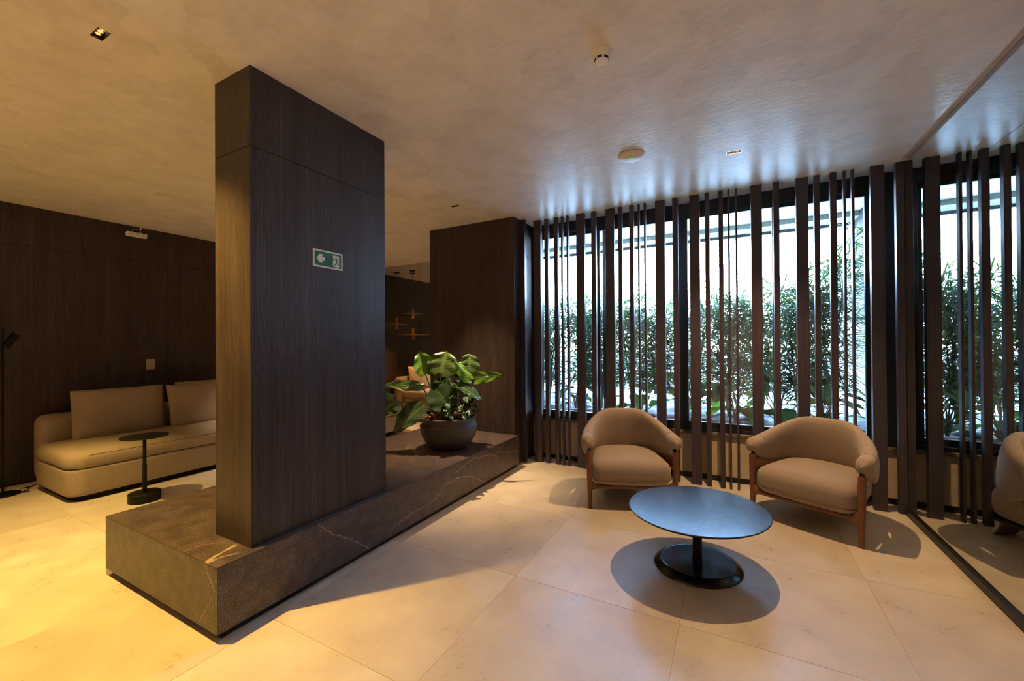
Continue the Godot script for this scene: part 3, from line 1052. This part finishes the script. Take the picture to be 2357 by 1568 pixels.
func build_side_table() -> void:
	var o := thing("side_table", "small round black side table with a slim stem in front of the sofa", "table", P(-4.69, 0, 1.70))
	var g := Geo.new()
	g.lathe([Vector2(0.0, 0.0), Vector2(0.112, 0.0), Vector2(0.115, 0.003), Vector2(0.115, 0.075), Vector2(0.112, 0.078), Vector2(0.0, 0.078)], 56)
	part("base", g, M.black_metal, o)
	g = Geo.new()
	g.lathe([Vector2(0.017, 0.078), Vector2(0.017, 0.32), Vector2(0.0135, 0.323), Vector2(0.0135, 0.575)], 24)
	part("stem", g, M.black_metal, o)
	g = Geo.new()
	g.lathe([Vector2(0.0, 0.575), Vector2(0.17, 0.575), Vector2(0.172, 0.579), Vector2(0.17, 0.583), Vector2(0.0, 0.583)], 64)
	part("tabletop", g, M.black_metal, o)

# ---- armchair: local x to its left-right, z forward (towards the sitter's knees)
func shell_path(s: float) -> Vector3:   # s -1..1 round the back
	var th := s * PI / 2
	var x := 0.365 * signf(s) * pow(absf(sin(th)), 0.80)
	var z := -0.50 * pow(absf(cos(th)), 0.82) + 0.02
	return Vector3(x, 0, z)

func shell_frame(s: float) -> Array:   # centre, outward
	var p := shell_path(s)
	var e := 0.004
	var d := (shell_path(minf(s + e, 1.0)) - shell_path(maxf(s - e, -1.0))).normalized()
	return [p, Vector3(d.z, 0, -d.x) * -1.0, d]

func shell_point(u: float, v: float) -> Vector3:
	# u round the section, v along the arms; the ends are rounded off over the last bit
	var s := v * 2.0 - 1.0
	var end := 0.065
	var es := clampf((1.0 - absf(s)) / end, 0.0, 1.0)
	var cap := 1.0
	var fwd := 0.0
	if es < 1.0:
		cap = pow(1.0 - pow(1.0 - es, 3.2), 0.30)
	var f := shell_frame(clampf(s, -0.999, 0.999))
	var a := absf(s)
	var k := smoothstep(1.0, 0.12, a)
	var top := 0.603 + 0.172 * pow(k, 0.92)
	var bot := 0.488 - 0.10 * smoothstep(1.0, 0.70, a) - 0.02 * smoothstep(0.7, 0.1, a)
	var hh := (top - bot) / 2.0
	var th := lerpf(0.053, 0.058, smoothstep(1.0, 0.6, a))
	var an := u * TAU
	var cx := signf(cos(an)) * pow(absf(cos(an)), 0.72)
	var cy := signf(sin(an)) * pow(absf(sin(an)), 0.85)
	var y := cy * hh * cap
	# fuller at the top, thinner at the bottom; leaning outwards
	var thin := 1.0 - 0.38 * (1.0 - (cy + 1.0) / 2.0) * smoothstep(1.0, 0.6, a)
	var lean := 0.16 * smoothstep(1.0, 0.45, a)
	var p: Vector3 = f[0] + f[1] * (cx * th * cap * thin + lean * (y - hh * 0.2))
	p.y = (top + bot) / 2.0 + y
	return p

func make_chair(label: String, at: Vector3, turn: float) -> Node3D:
	var o := thing("armchair", label, "armchair", at, turn, "armchairs round the coffee table")
	var tw: Material = M.tweed
	var g := Geo.new()
	g.grid(func(u, v): return shell_point(u, v), 40, 96, true, false, true)
	var sh := part("backrest", g, tw, o)
	# seams: one along the inside of the back, two down the arms, a middle one
	g = Geo.new()
	var line := []
	for k in 61:
		var s := lerpf(-0.82, 0.82, k / 60.0)
		var uu := 0.5 - 0.10 - 0.04 * (1.0 - pow(absf(s) / 0.82, 4.0)) + 0.16 * pow(absf(s) / 0.82, 10.0)
		line.append(shell_point(uu, (s + 1.0) / 2.0))
	g.tube(line, 0.0022, 5)
	for sd in [-0.86, 0.86]:
		line = []
		for k in 15:
			line.append(shell_point(lerpf(0.02, 0.46, k / 14.0), (sd + 1.0) / 2.0))
		g.tube(line, 0.0018, 5)
	for sd in [-0.28, 0.28]:
		line = []
		for k in 9:
			line.append(shell_point(lerpf(0.2, 0.37, k / 8.0), (sd + 1.0) / 2.0))
		g.tube(line, 0.0014, 5)
	part("seam", g, M.tweed_seam, sh)
	# seat cushion, wider in front, crowned, with a welt low on the sides
	var shape := func(p: Vector3, h: Vector3):
		var q := p
		var fz := (p.z / h.z + 1.0) / 2.0
		q.x *= lerpf(0.80, 1.0, pow(fz, 0.6))
		q.z += 0.03 * (1.0 - pow(absf(p.x / h.x), 2.0)) * signf(p.z) * (1.0 if p.z > 0 else 1.3)
		var e := (1.0 - pow(absf(p.x / h.x), 2.2)) * (1.0 - pow(absf(p.z / h.z), 2.4))
		if p.y > 0: q.y += 0.035 * e
		q.y += 0.012 * (1.0 - fz)
		var sidey := 1.0 - pow(p.y / h.y, 2.0)
		q.x += 0.006 * sidey * signf(p.x) * minf(1.0, absf(p.x / h.x) * 2.0)
		return q
	g = Geo.new()
	g.rbox(Vector3(0, 0.292, -0.235), Vector3(0.655, 0.205, 0.53), 0.075, 6, 7, shape)
	var se := part("seat", g, tw, o)
	g = Geo.new()
	line = []
	for k in 49:
		var t := lerpf(-1.0, 1.0, k / 48.0)
		var x := clampf(t * 1.9, -1.0, 1.0)
		var zz := 1.0 - maxf(0.0, absf(t) - 0.526) / 0.474 * 1.2
		var cr := 0.075
		var hx := 0.3275
		var hz := 0.265
		var px := x * hx
		var pz := zz * hz
		var ddx := absf(px) - (hx - cr)
		var ddz := pz - (hz - cr)
		if ddx > 0 and ddz > 0:
			var dd := Vector2(ddx, ddz).normalized() * cr
			px = signf(px) * (hx - cr + dd.x)
			pz = hz - cr + dd.y
		var w: Vector3 = shape.call(Vector3(px, -0.045, pz), Vector3(hx, 0.1025, hz))
		line.append(Vector3(0, 0.292, -0.235) + w + Vector3(0, 0.03 * pow(absf(t), 2.0) - 0.012, 0))
	g.tube(line, 0.0025, 5)
	part("welt", g, M.tweed_seam, se)
	# walnut frame
	var wn: Material = M.walnut
	for sd in [-1.0, 1.0]:
		g = Geo.new()
		var pts := []
		var rad := []
		for k in 13:
			var f := k / 12.0
			pts.append(Vector3(sd * (0.352 + 0.004 * f), f * 0.478, -0.004 * f))
			rad.append(lerpf(0.0165, 0.0225, smoothstep(0.0, 0.55, f)))
		g.tube(pts, rad, 20)
		var lg := part("leg", g, wn, o)
		g = Geo.new()
		g.tube([Vector3(sd * 0.354, 0.47, -0.012), Vector3(sd * 0.354, 0.51, -0.02)], 0.015, 14)
		part("spacer", g, M.rubber, lg)
	# front rail, fillets into the legs
	g = Geo.new()
	g.grid(func(u, v):
		var x: float = lerpf(-0.34, 0.34, v)
		var e: float = absf(x) / 0.34
		var y0: float = 0.170 - 0.035 * pow(e, 14.0) - 0.004 * (1.0 - e * e)
		var y1: float = 0.196 + 0.045 * pow(e, 12.0)
		var a: float = u * TAU
		return Vector3(x, lerpf(y0, y1, 0.5 + 0.5 * signf(sin(a)) * pow(absf(sin(a)), 0.6)), 0.016 * signf(cos(a)) * pow(absf(cos(a)), 0.6)), 16, 60, true, false, true)
	part("front_rail", g, wn, o)
	# bent band that runs from the legs round the back and carries the shell
	g = Geo.new()
	g.grid(func(u, v):
		var s: float = lerpf(-0.985, 0.985, v)
		var f := shell_frame(s)
		var k: float = smoothstep(1.0, 0.75, absf(s))
		var y0: float = lerpf(0.345, 0.31, k)
		var y1: float = lerpf(0.44, 0.40, smoothstep(1.0, 0.6, absf(s)))
		var a: float = u * TAU
		var cc: float = signf(cos(a)) * pow(absf(cos(a)), 0.5)
		var ss: float = signf(sin(a)) * pow(absf(sin(a)), 0.5)
		var p: Vector3 = f[0] + f[1] * (0.009 * cc + 0.026)
		p.y = lerpf(y0, y1, 0.5 + 0.5 * ss)
		return p, 16, 72, true, false, true)
	part("frame_band", g, wn, o)
	part("seat_deck", box(Vector3(0, 0.188, -0.235), Vector3(0.56, 0.016, 0.46), 0.004), M.rubber, o)
	# splayed back leg: one broad board
	g = Geo.new()
	g.grid(func(u, v):
		var hw: float = lerpf(0.075, 0.15, pow(v, 1.3))
		var a: float = u * TAU
		var cc: float = signf(cos(a)) * pow(absf(cos(a)), 0.35)
		var ss: float = signf(sin(a)) * pow(absf(sin(a)), 0.5)
		return Vector3(hw * cc, v * 0.385, lerpf(-0.635, -0.462, pow(v, 0.8)) + 0.012 * ss), 24, 14, true, false, false)
	g.rbox(Vector3(0, 0.002, -0.635), Vector3(0.146, 0.004, 0.02), 0.001)
	part("leg", g, wn, o)
	return o

func build_chairs() -> void:
	# turn so that local z points from the chair to the table
	make_chair("brown tweed armchair with walnut legs, the one nearer the potted plant and the pillar", P(-0.752, 0, 3.517), atan2(0.408, 0.913))
	make_chair("brown tweed armchair with walnut legs, the one nearer the mirror wall", P(0.446, 0, 3.722), atan2(-0.476, 0.880))


# ---------------------------------------------------------------- potted plant
func build_pot() -> void:
	var c := P(-2.518, PT, 3.336)
	var o := thing("plant_pot", "wide round dark clay pot with a rim band on the stone plinth", "pot", c)
	var g := Geo.new()
	g.lathe([Vector2(0.0, 0.0), Vector2(0.155, 0.0), Vector2(0.168, 0.004), Vector2(0.205, 0.035), Vector2(0.245, 0.085), Vector2(0.270, 0.140), Vector2(0.281, 0.190), Vector2(0.2835, 0.218), Vector2(0.2865, 0.224), Vector2(0.2865, 0.232), Vector2(0.279, 0.238), Vector2(0.268, 0.252), Vector2(0.263, 0.268), Vector2(0.264, 0.285), Vector2(0.271, 0.300), Vector2(0.273, 0.308), Vector2(0.268, 0.314), Vector2(0.255, 0.313), Vector2(0.250, 0.305), Vector2(0.247, 0.26)], 72)
	part("bowl", g, M.pot_clay, o)
	g = Geo.new()
	g.lathe([Vector2(0.25, 0.283), Vector2(0.18, 0.292), Vector2(0.0, 0.298)], 40)
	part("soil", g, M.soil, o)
	# bark chips
	g = Geo.new()
	for k in 260:
		var a := rng.randf() * TAU
		var r := 0.235 * sqrt(rng.randf())
		g.xf = Transform3D(Basis.from_euler(Vector3(rng.randf_range(-0.5, 0.5), rng.randf() * TAU, rng.randf_range(-0.5, 0.5))), Vector3(cos(a) * r, 0.297 + rng.randf() * 0.012, sin(a) * r))
		g.rbox(Vector3.ZERO, Vector3(rng.randf_range(0.015, 0.034), 0.006, rng.randf_range(0.008, 0.018)), 0.001)
	var bk := part("bark_chips", g, M.bark, o)
	bk.set_meta("kind", "stuff")
	# local frame that faces the pot: u to the right, w away
	var U := P(0.798, 0, 0.6025)
	var Wv := P(-0.6025, 0, 0.798)
	var at := func(u, y, w): return U * u + Vector3(0, y - PT, 0) + Wv * w
	var ph := thing("philodendron", "large glossy philodendron with broad green leaves growing in the clay pot", "plant", c)
	# base, tip, width, facing normal (u, y, w), depth of base and tip, colours
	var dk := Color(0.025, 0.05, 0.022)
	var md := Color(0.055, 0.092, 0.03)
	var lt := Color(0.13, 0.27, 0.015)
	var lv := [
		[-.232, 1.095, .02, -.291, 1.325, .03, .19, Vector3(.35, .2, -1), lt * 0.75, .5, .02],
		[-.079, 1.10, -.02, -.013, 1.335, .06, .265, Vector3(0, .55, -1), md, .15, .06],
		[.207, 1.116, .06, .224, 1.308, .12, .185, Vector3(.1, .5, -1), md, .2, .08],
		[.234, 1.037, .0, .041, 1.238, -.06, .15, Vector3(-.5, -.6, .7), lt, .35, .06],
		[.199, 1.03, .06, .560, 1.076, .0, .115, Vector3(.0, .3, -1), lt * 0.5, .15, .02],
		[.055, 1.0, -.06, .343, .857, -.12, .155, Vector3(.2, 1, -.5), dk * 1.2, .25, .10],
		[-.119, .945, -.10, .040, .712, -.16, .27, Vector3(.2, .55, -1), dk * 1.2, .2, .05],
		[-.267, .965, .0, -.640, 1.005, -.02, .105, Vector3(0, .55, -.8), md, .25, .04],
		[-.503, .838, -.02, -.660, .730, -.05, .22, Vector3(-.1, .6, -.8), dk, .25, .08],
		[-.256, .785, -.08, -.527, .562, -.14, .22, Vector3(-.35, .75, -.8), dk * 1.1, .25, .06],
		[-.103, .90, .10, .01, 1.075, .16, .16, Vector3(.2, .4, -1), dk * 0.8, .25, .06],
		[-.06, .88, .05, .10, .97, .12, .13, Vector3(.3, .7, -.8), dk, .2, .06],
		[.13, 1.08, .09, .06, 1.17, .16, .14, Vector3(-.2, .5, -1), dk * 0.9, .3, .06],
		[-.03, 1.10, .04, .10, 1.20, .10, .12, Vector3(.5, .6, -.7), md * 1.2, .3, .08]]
	for l in lv:
		var b: Vector3 = at.call(l[0], l[1], l[2])
		var tip: Vector3 = at.call(l[3], l[4], l[5])
		var nn: Vector3 = U * l[7].x + Vector3(0, l[7].y, 0) + Wv * l[7].z
		var cc: Color = l[8]
		var rt: Vector3 = at.call(l[0] * 0.12 - 0.07, 0.65, l[2] * 0.3)
		var ctl := rt.lerp(b, 0.55) + Vector3(0, 0.06, 0)
		g = Geo.new()
		g.col = Color(0.10, 0.17, 0.05)
		var pts := []
		for k in 9:
			var f := k / 8.0
			pts.append(rt.lerp(ctl, f).lerp(ctl.lerp(b, f), f))
		g.tube(pts, [0.010, 0.009, 0.0085, 0.008, 0.0075, 0.007, 0.0065, 0.006, 0.0055], 8)
		part("stalk", g, M.stalk, ph, Vector3.ZERO, true)
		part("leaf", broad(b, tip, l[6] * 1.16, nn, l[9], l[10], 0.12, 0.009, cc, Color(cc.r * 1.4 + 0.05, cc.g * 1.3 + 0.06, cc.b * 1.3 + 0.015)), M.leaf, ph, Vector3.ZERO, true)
	# young red sheaths
	for s in [[-.10, .66, -.19, .995], [-.085, .66, -.16, .90], [-.07, .66, -.12, .93]]:
		g = Geo.new()
		g.col = Color(0.30, 0.07, 0.05)
		var a: Vector3 = at.call(s[0], s[1], -.05)
		var b: Vector3 = at.call(s[2], s[3], -.06)
		g.tube([a, a.lerp(b, 0.4), a.lerp(b, 0.8), b], [0.012, 0.013, 0.008, 0.002], 8)
		part("sheath", g, M.stalk, ph, Vector3.ZERO, true)
	# two small plants at the rim
	var r := RandomNumberGenerator.new()
	r.seed = 5
	for q in [[.17, -.11, 64, .26, "small dark ivy-like plant with pointed leaves at the window side of the pot"], [-.02, -.17, 18, .15, "small low leafy sprig at the front rim of the pot"]]:
		var sp := thing("small_ivy", q[4], "plant", c + at.call(q[0], 0.66, q[1]))
		for k in q[2]:
			var a := r.randf() * TAU
			var hh: float = q[3] * r.randf_range(0.15, 1.1)
			var out: Vector3 = Vector3(cos(a), 0, sin(a)) * r.randf_range(0.02, 0.6) * q[3]
			var b: Vector3 = out + Vector3(0, hh, 0)
			g = Geo.new()
			g.col = Color(0.09, 0.10, 0.05)
			g.tube([Vector3(0, -0.01, 0), b * Vector3(0.4, 0.7, 0.4), b], 0.002, 5, false)
			part("stalk", g, M.stalk, sp, Vector3.ZERO, true)
			var dir := (Vector3(cos(a), 0, sin(a)) + Vector3(r.randf_range(-0.5, 0.5), r.randf_range(-0.9, 0.2), r.randf_range(-0.5, 0.5))).normalized()
			part("leaf", broad(b, b + dir * r.randf_range(0.055, 0.085), r.randf_range(0.035, 0.05), Vector3.UP + Vector3(cos(a), 0, sin(a)) * 0.5, 0.3, 0.15, 0.25, 0.003, Color(0.03, 0.07, 0.035), Color(0.08, 0.14, 0.07)), M.leaf, sp, Vector3.ZERO, true)


# ---------------------------------------------------------------- fittings
func circle(cx: float, cy: float, r: float, n := 20) -> PackedVector2Array:
	var o := PackedVector2Array()
	for k in n:
		o.append(Vector2(cx + cos(TAU * k / n) * r, cy + sin(TAU * k / n) * r))
	return o

func stroke(pts: Array, w: float) -> PackedVector2Array:
	var lft := []
	var rgt := []
	for k in pts.size():
		var d: Vector2 = (pts[mini(k + 1, pts.size() - 1)] - pts[maxi(k - 1, 0)]).normalized()
		var nn := Vector2(-d.y, d.x) * w / 2
		lft.append(pts[k] + nn)
		rgt.append(pts[k] - nn)
	rgt.reverse()
	return PackedVector2Array(lft + rgt)

func build_fittings() -> void:
	# exit sign; local x along the pillar away from the camera, y up, z out of the pillar
	var o := thing("exit_sign", "green and white emergency exit sign with an arrow and running figure on the pillar", "sign", P(-2.176, 1.863, 1.575), PI / 2)
	var poly := func(p): return PackedVector2Array(p.map(func(q): return Vector2(q[0], q[1])))
	var W := 0.209
	var Hh := 0.105
	part("board", box(Vector3(W / 2, Hh / 2, 0.0015), Vector3(W, Hh, 0.003), 0.0006), M.sign_white, o)
	part("field", box(Vector3(W / 2, Hh / 2, 0.0032), Vector3(0.187, 0.086, 0.0008), 0.0003), M.sign_green, o)
	var g := Geo.new()
	g.prism(poly.call([[.024, .053], [.044, .079], [.069, .079], [.059, .063], [.079, .063], [.079, .043], [.059, .043], [.069, .027], [.044, .027]]), 0.0006)
	part("arrow", g, M.sign_white, o, Vector3(0, 0, 0.0036))
	g = Geo.new()
	g.prism(poly.call([[.137, .086], [.181, .086], [.181, .036], [.187, .0285], [.1815, .0285], [.1815, .022], [.185, .015], [.152, .015], [.150, .0185], [.147, .015], [.137, .018]]), 0.0006)
	part("doorway", g, M.sign_white, o, Vector3(0, 0, 0.0036))
	g = Geo.new()
	g.prism(circle(.158, .0785, .0052), 0.0006)
	var s2 := func(a): return a.map(func(q): return Vector2(q[0], q[1]))
	g.prism(stroke(s2.call([[.1365, .0585], [.1465, .058], [.154, .067], [.162, .0675], [.1705, .063], [.174, .052]]), .0042), 0.0006)
	g.prism(poly.call([[.156, .068], [.165, .068], [.1665, .05], [.165, .044], [.160, .044]]), 0.0006)
	g.prism(stroke(s2.call([[.163, .049], [.156, .036], [.1475, .021]]), .0052), 0.0006)
	g.prism(stroke(s2.call([[.164, .049], [.168, .034], [.172, .0315], [.181, .0315]]), .0050), 0.0006)
	part("running_figure", g, M.sign_green, o, Vector3(0, 0, 0.0042))

	# wall switch on the left wall
	o = thing("wall_switch", "pale square wall switch with one small rocker on the panelled wall", "switch", P(LX, 1.165, 2.367), PI / 2)
	var grey := mat("switch_plastic", rgb(168, 156, 136), 0.4)
	part("plate", box(Vector3(0, 0, 0.005), Vector3(0.088, 0.128, 0.010), 0.003), grey, o)
	part("rocker", box(Vector3(0.008, 0, 0.0115), Vector3(0.050, 0.026, 0.007), 0.002), grey, o)

	# wall socket beneath the window, behind the slats
	o = thing("wall_socket", "small grey wall socket on the low wall under the window, seen in the mirror", "socket", P(0.96, 0.36, WD))
	part("plate", box(Vector3(0, 0, 0.004), Vector3(0.07, 0.115, 0.008), 0.003), M.building_grey, o)
	part("insert", box(Vector3(0, 0, 0.009), Vector3(0.03, 0.05, 0.004), 0.001), M.building_dark, o)

	# emergency light bar high on the left wall
	o = thing("emergency_light", "small pale emergency light bar hung high on the panelled wall under the ceiling", "light", P(LX, 2.738, 2.228), PI / 2)
	part("body", box(Vector3(0, 0, 0.025), Vector3(0.192, 0.056, 0.044), 0.008, 3), M.white_plastic, o)
	for k in 10:
		for j in 3:
			var bx := box(Vector3(-0.076 + 0.0168 * k, 0.015 - 0.0145 * j, 0.0475), Vector3(0.010, 0.009, 0.003), 0.001)
			part("led_window", bx, M.led_dull if M.has("led_dull") else mat("led_dull", rgb(150, 128, 92), 0.5), o)
	part("indicator", box(Vector3(0.04, -0.0245, 0.048), Vector3(0.006, 0.006, 0.004), 0.001), glow("indicator_green", Color(0.5, 0.9, 0.1), 1.2), o)
	part("hook", box(Vector3(-0.1, 0.0, 0.025), Vector3(0.012, 0.02, 0.006), 0.001), M.white_plastic, o)
	g = Geo.new()
	var loop := []
	for k in 15:
		var a := PI * (1.0 - k / 14.0)
		loop.append(Vector3(0.0 + 0.042 * cos(a) - 0.002, 0.026 + 0.046 * sin(a), 0.03))
	g.tube(loop, 0.0028, 6)
	part("cable", g, M.white_plastic, o)
	part("bracket", box(Vector3(0.036, 0.084, 0.03), Vector3(0.012, 0.036, 0.012), 0.002), M.white_plastic, o)

	# smoke detector
	o = thing("smoke_detector", "small white dome smoke detector with dark slots on the ceiling", "detector", P(-0.56, H, 2.004))
	g = Geo.new()
	g.lathe([Vector2(0.0, -0.050), Vector2(0.028, -0.0495), Vector2(0.0325, -0.047), Vector2(0.0335, -0.034), Vector2(0.041, -0.030), Vector2(0.0475, -0.020), Vector2(0.05, -0.010), Vector2(0.05, 0.0)], 48)
	part("housing", g, M.white_plastic, o)
	for k in 6:
		var a := TAU * k / 6 + 0.55
		g = Geo.new()
		g.xf = Transform3D(Basis(Vector3.UP, -a), Vector3.ZERO)
		g.rbox(Vector3(0.0312, -0.0405, 0), Vector3(0.006, 0.011, 0.022), 0.001)
		part("slot", g, M.shadow_gap, o)
	# wireless access point
	o = thing("access_point", "round white wireless access point with a green status light on the ceiling", "access point", P(-0.675, H, 3.224))
	g = Geo.new()
	g.lathe([Vector2(0.0, -0.036), Vector2(0.03, -0.0355), Vector2(0.06, -0.031), Vector2(0.085, -0.021), Vector2(0.096, -0.012), Vector2(0.1, -0.004), Vector2(0.1, -0.003)], 64)
	part("cover", g, M.white_plastic, o)
	g = Geo.new()
	g.lathe([Vector2(0.1, -0.003), Vector2(0.099, 0.0)], 64)
	part("rim", g, M.cord, o)
	part("status_light", box(Vector3(-0.003, -0.0352, 0.024), Vector3(0.040, 0.003, 0.005), 0.001), glow("status_green", Color(0.1, 0.9, 0.25), 1.5), o)

	# floor lamp at the left edge
	o = thing("floor_lamp", "slim black reading floor lamp with a tilted cylinder head beside the sofa", "lamp", P(-6.05, 0, 1.135))
	g = Geo.new()
	g.lathe([Vector2(0.0, 0.0), Vector2(0.115, 0.0), Vector2(0.118, 0.004), Vector2(0.115, 0.012), Vector2(0.0, 0.014)], 48)
	part("base", g, M.black_metal, o)
	g = Geo.new()
	g.tube([Vector3(0, 0.01, 0), Vector3(0, 1.565, 0)], 0.008, 16)
	part("pole", g, M.black_metal, o)
	g = Geo.new()
	g.tube([Vector3(0, 1.50, 0), P(0.02, 1.50, 0.035)], 0.003, 10)
	part("arm", g, M.black_metal, o)
	g = Geo.new()
	var ax: Vector3 = P(0.02, 0.14, 0.075).normalized()
	var hc := P(0.025, 1.455, 0.045)
	g.tube([hc - ax * 0.075, hc - ax * 0.074, hc + ax * 0.074, hc + ax * 0.075], [0.0285, 0.03, 0.03, 0.028], 28)
	part("head", g, M.black_metal, o)
	g = Geo.new()
	var cp := []
	for k in 40:
		var f := k / 39.0
		cp.append(P(-6.05 + 0.02 + 0.10 * sin(f * 9.0) * (1.0 - f) - f * 0.18, 0.004, 1.25 + 0.10 * f + 0.03 * sin(f * 21.0)))
	g.tube(cp, 0.0035, 6)
	tag(part("power_cord", g, M.rubber), "thin dark power cord lying on the floor behind the floor lamp", "cord")

	# pendants over the sofa: x, distance, bottom and top of the tube, plate height and radius
	var bulb := glow("pendant_glow", Color(1.0, 0.8, 0.55), 9.0)
	var pd := [[-5.98, 5.149, 1.704, 1.93, 1.793, .20, "over the corner, nearest the panelled wall"], [-5.56, 5.145, 1.90, 2.07, 1.993, .20, "hung highest of the three"], [-5.76, 4.916, 1.497, 1.711, 1.577, .335, "hung lowest with the widest plate"]]
	for p in pd:
		o = thing("pendant_lamp", "copper tube pendant with a thin round plate, " + p[6], "pendant lamp", P(p[0], H, p[1]), 0.0, "copper pendants over the sofa")
		g = Geo.new()
		g.lathe([Vector2(0.0, -0.012), Vector2(0.055, -0.012), Vector2(0.058, -0.008), Vector2(0.058, 0.0)], 32)
		part("canopy", g, M.black_metal, o)
		g = Geo.new()
		g.tube([Vector3(0, -0.012, 0), Vector3(0, p[3] - H, 0)], 0.0022, 6)
		part("cord", g, M.cord, o)
		g = Geo.new()
		g.lathe([Vector2(0.008, p[3] - H + 0.02), Vector2(0.010, p[3] - H), Vector2(0.030, p[3] - H - 0.004)].map(func(q): return q) , 28)
		g.lathe([Vector2(0.026, p[2] - H), Vector2(0.031, p[2] - H), Vector2(0.031, p[3] - H - 0.004), Vector2(0.0, p[3] - H - 0.002)], 28)
		part("tube", g, M.brass, o)
		g = Geo.new()
		g.lathe([Vector2(0.03, p[4] - H - 0.0025), Vector2(p[5], p[4] - H - 0.0025), Vector2(p[5] + 0.001, p[4] - H), Vector2(p[5], p[4] - H + 0.0025), Vector2(0.03, p[4] - H + 0.0025)], 56)
		part("plate", g, M.brass, o)
		g = Geo.new()
		g.lathe([Vector2(0.0, p[2] - H + 0.004), Vector2(0.022, p[2] - H + 0.004), Vector2(0.022, p[2] - H + 0.02), Vector2(0.0, p[2] - H + 0.02)], 20)
		part("bulb", g, bulb, o)
		var l := SpotLight3D.new()
		l.name = "pendant_light"
		l.light_color = Color(1.0, 0.72, 0.42)
		l.light_energy = 1.2
		l.spot_angle = 50.0
		l.spot_attenuation = 2.0
		l.spot_angle_attenuation = 0.6
		l.spot_range = 8.0
		l.light_size = 0.02
		l.shadow_enabled = true
		l.position = Vector3(0, p[2] - H - 0.003, 0)
		l.rotation.x = -PI / 2
		o.add_child(l)


# recessed lamps: x, distance, energy, colour, finish (0 black, 1 chrome), label
const WARM := Color(1.0, 0.70, 0.34)
const LAMPS := [
	[-2.566, 0.770, 14.0, Color(1.0, 0.82, 0.41), 0, "black recessed ceiling lamp with three lit lenses over the near end of the plinth", 43.0, 1.0],
	[0.022, 3.556, 5.2, Color(1.0, 0.82, 0.58), 1, "slim recessed ceiling lamp over the armchairs near the window", 48.0, 0.8],
	[-2.553, 3.515, 11.0, Color(1.0, 0.86, 0.64), 0, "slim recessed ceiling lamp above the potted plant", 30.0, 1.0],
	[0.022, 0.770, 1.8, Color(1.0, 0.92, 0.86), 0, "recessed ceiling lamp above the viewer, out of the picture", 33.0, 1.0],
	[-2.566, -1.975, 13.0, Color(1.0, 0.88, 0.72), 0, "added recessed lamp brightening the ceiling, behind the viewer over the middle of the room, out of the picture", 43.0, 1.0],  # unseen, added so that floor bounce brightens the near ceiling
	[0.022, -1.975, 7.0, Color(1.0, 0.92, 0.84), 0, "added recessed lamp brightening the ceiling, behind the viewer beside the mirror, out of the picture", 43.0, 1.0],  # added lamp of the same unseen row, more bounce for the ceiling
	[-4.6, -1.975, 11.0, Color(1.0, 0.86, 0.56), 0, "added recessed lamp brightening the ceiling, behind the viewer by the panelled wall, out of the picture", 44.0, 1.0],  # last of the added row, lifts the ceiling towards the panelled wall
	[-4.6, 0.770, 11.0, Color(1.0, 0.84, 0.47), 0, "recessed ceiling lamp in front of the sofa, out of the picture", 36.0, 1.0],
	[-5.0, 3.9, 14.0, Color(1.0, 0.93, 0.80), 0, "recessed ceiling lamp above the far part of the sofa, hidden by the pillar", 36.0, 1.0],
]

func build_lamps() -> void:
	var lens := glow("lamp_lens", Color(1.0, 0.93, 0.82), 40.0)
	for q in LAMPS:
		var x: float = q[0]
		var d: float = q[1]
		var o := thing("recessed_lamp", q[5], "ceiling lamp", P(x, H, d), 0.0, "recessed ceiling lamps")
		var hw := 0.05
		var hd: float = 0.0225 + q[4] * 0.0025
		var body: Material = M.chrome if q[4] == 1 else M.black_trim
		var g := Geo.new()
		# open box: four sides and a back, up in the ceiling
		for e in [-1.0, 1.0]:
			g.rbox(Vector3(e * (hw - 0.0015), 0.028, 0), Vector3(0.003, 0.056, hd * 2), 0.0004)
			g.rbox(Vector3(0, 0.028, e * (hd - 0.0015)), Vector3(hw * 2 - 0.006, 0.056, 0.003), 0.0004)
		g.rbox(Vector3(0, 0.057, 0), Vector3(hw * 2, 0.003, hd * 2), 0.0004)
		part("housing", g, body, o)
		for k in 3:
			var lx := -0.026 + 0.026 * k
			g = Geo.new()
			g.lathe([Vector2(0.0115, 0.012), Vector2(0.0095, 0.03), Vector2(0.006, 0.046)], 20, 1, 1, Vector3(lx, 0, 0))
			part("reflector", g, M.copper_reflector, o)
			g = Geo.new()
			g.lathe([Vector2(0.0, 0.030), Vector2(0.0085, 0.031), Vector2(0.0088, 0.034), Vector2(0.0, 0.035)], 16, 1, 1, Vector3(lx, 0, 0))
			part("lens", g, lens, o)
		var l := SpotLight3D.new()
		l.name = "lamp_light"
		l.light_color = q[3]
		l.light_energy = q[2]
		l.spot_angle = q[6]
		l.spot_angle_attenuation = q[7]
		l.spot_attenuation = 2.0
		l.spot_range = 12.0
		l.light_size = 0.018
		l.shadow_enabled = true
		l.position = Vector3(0, -0.004, 0)
		l.rotation.x = -PI / 2
		o.add_child(l)
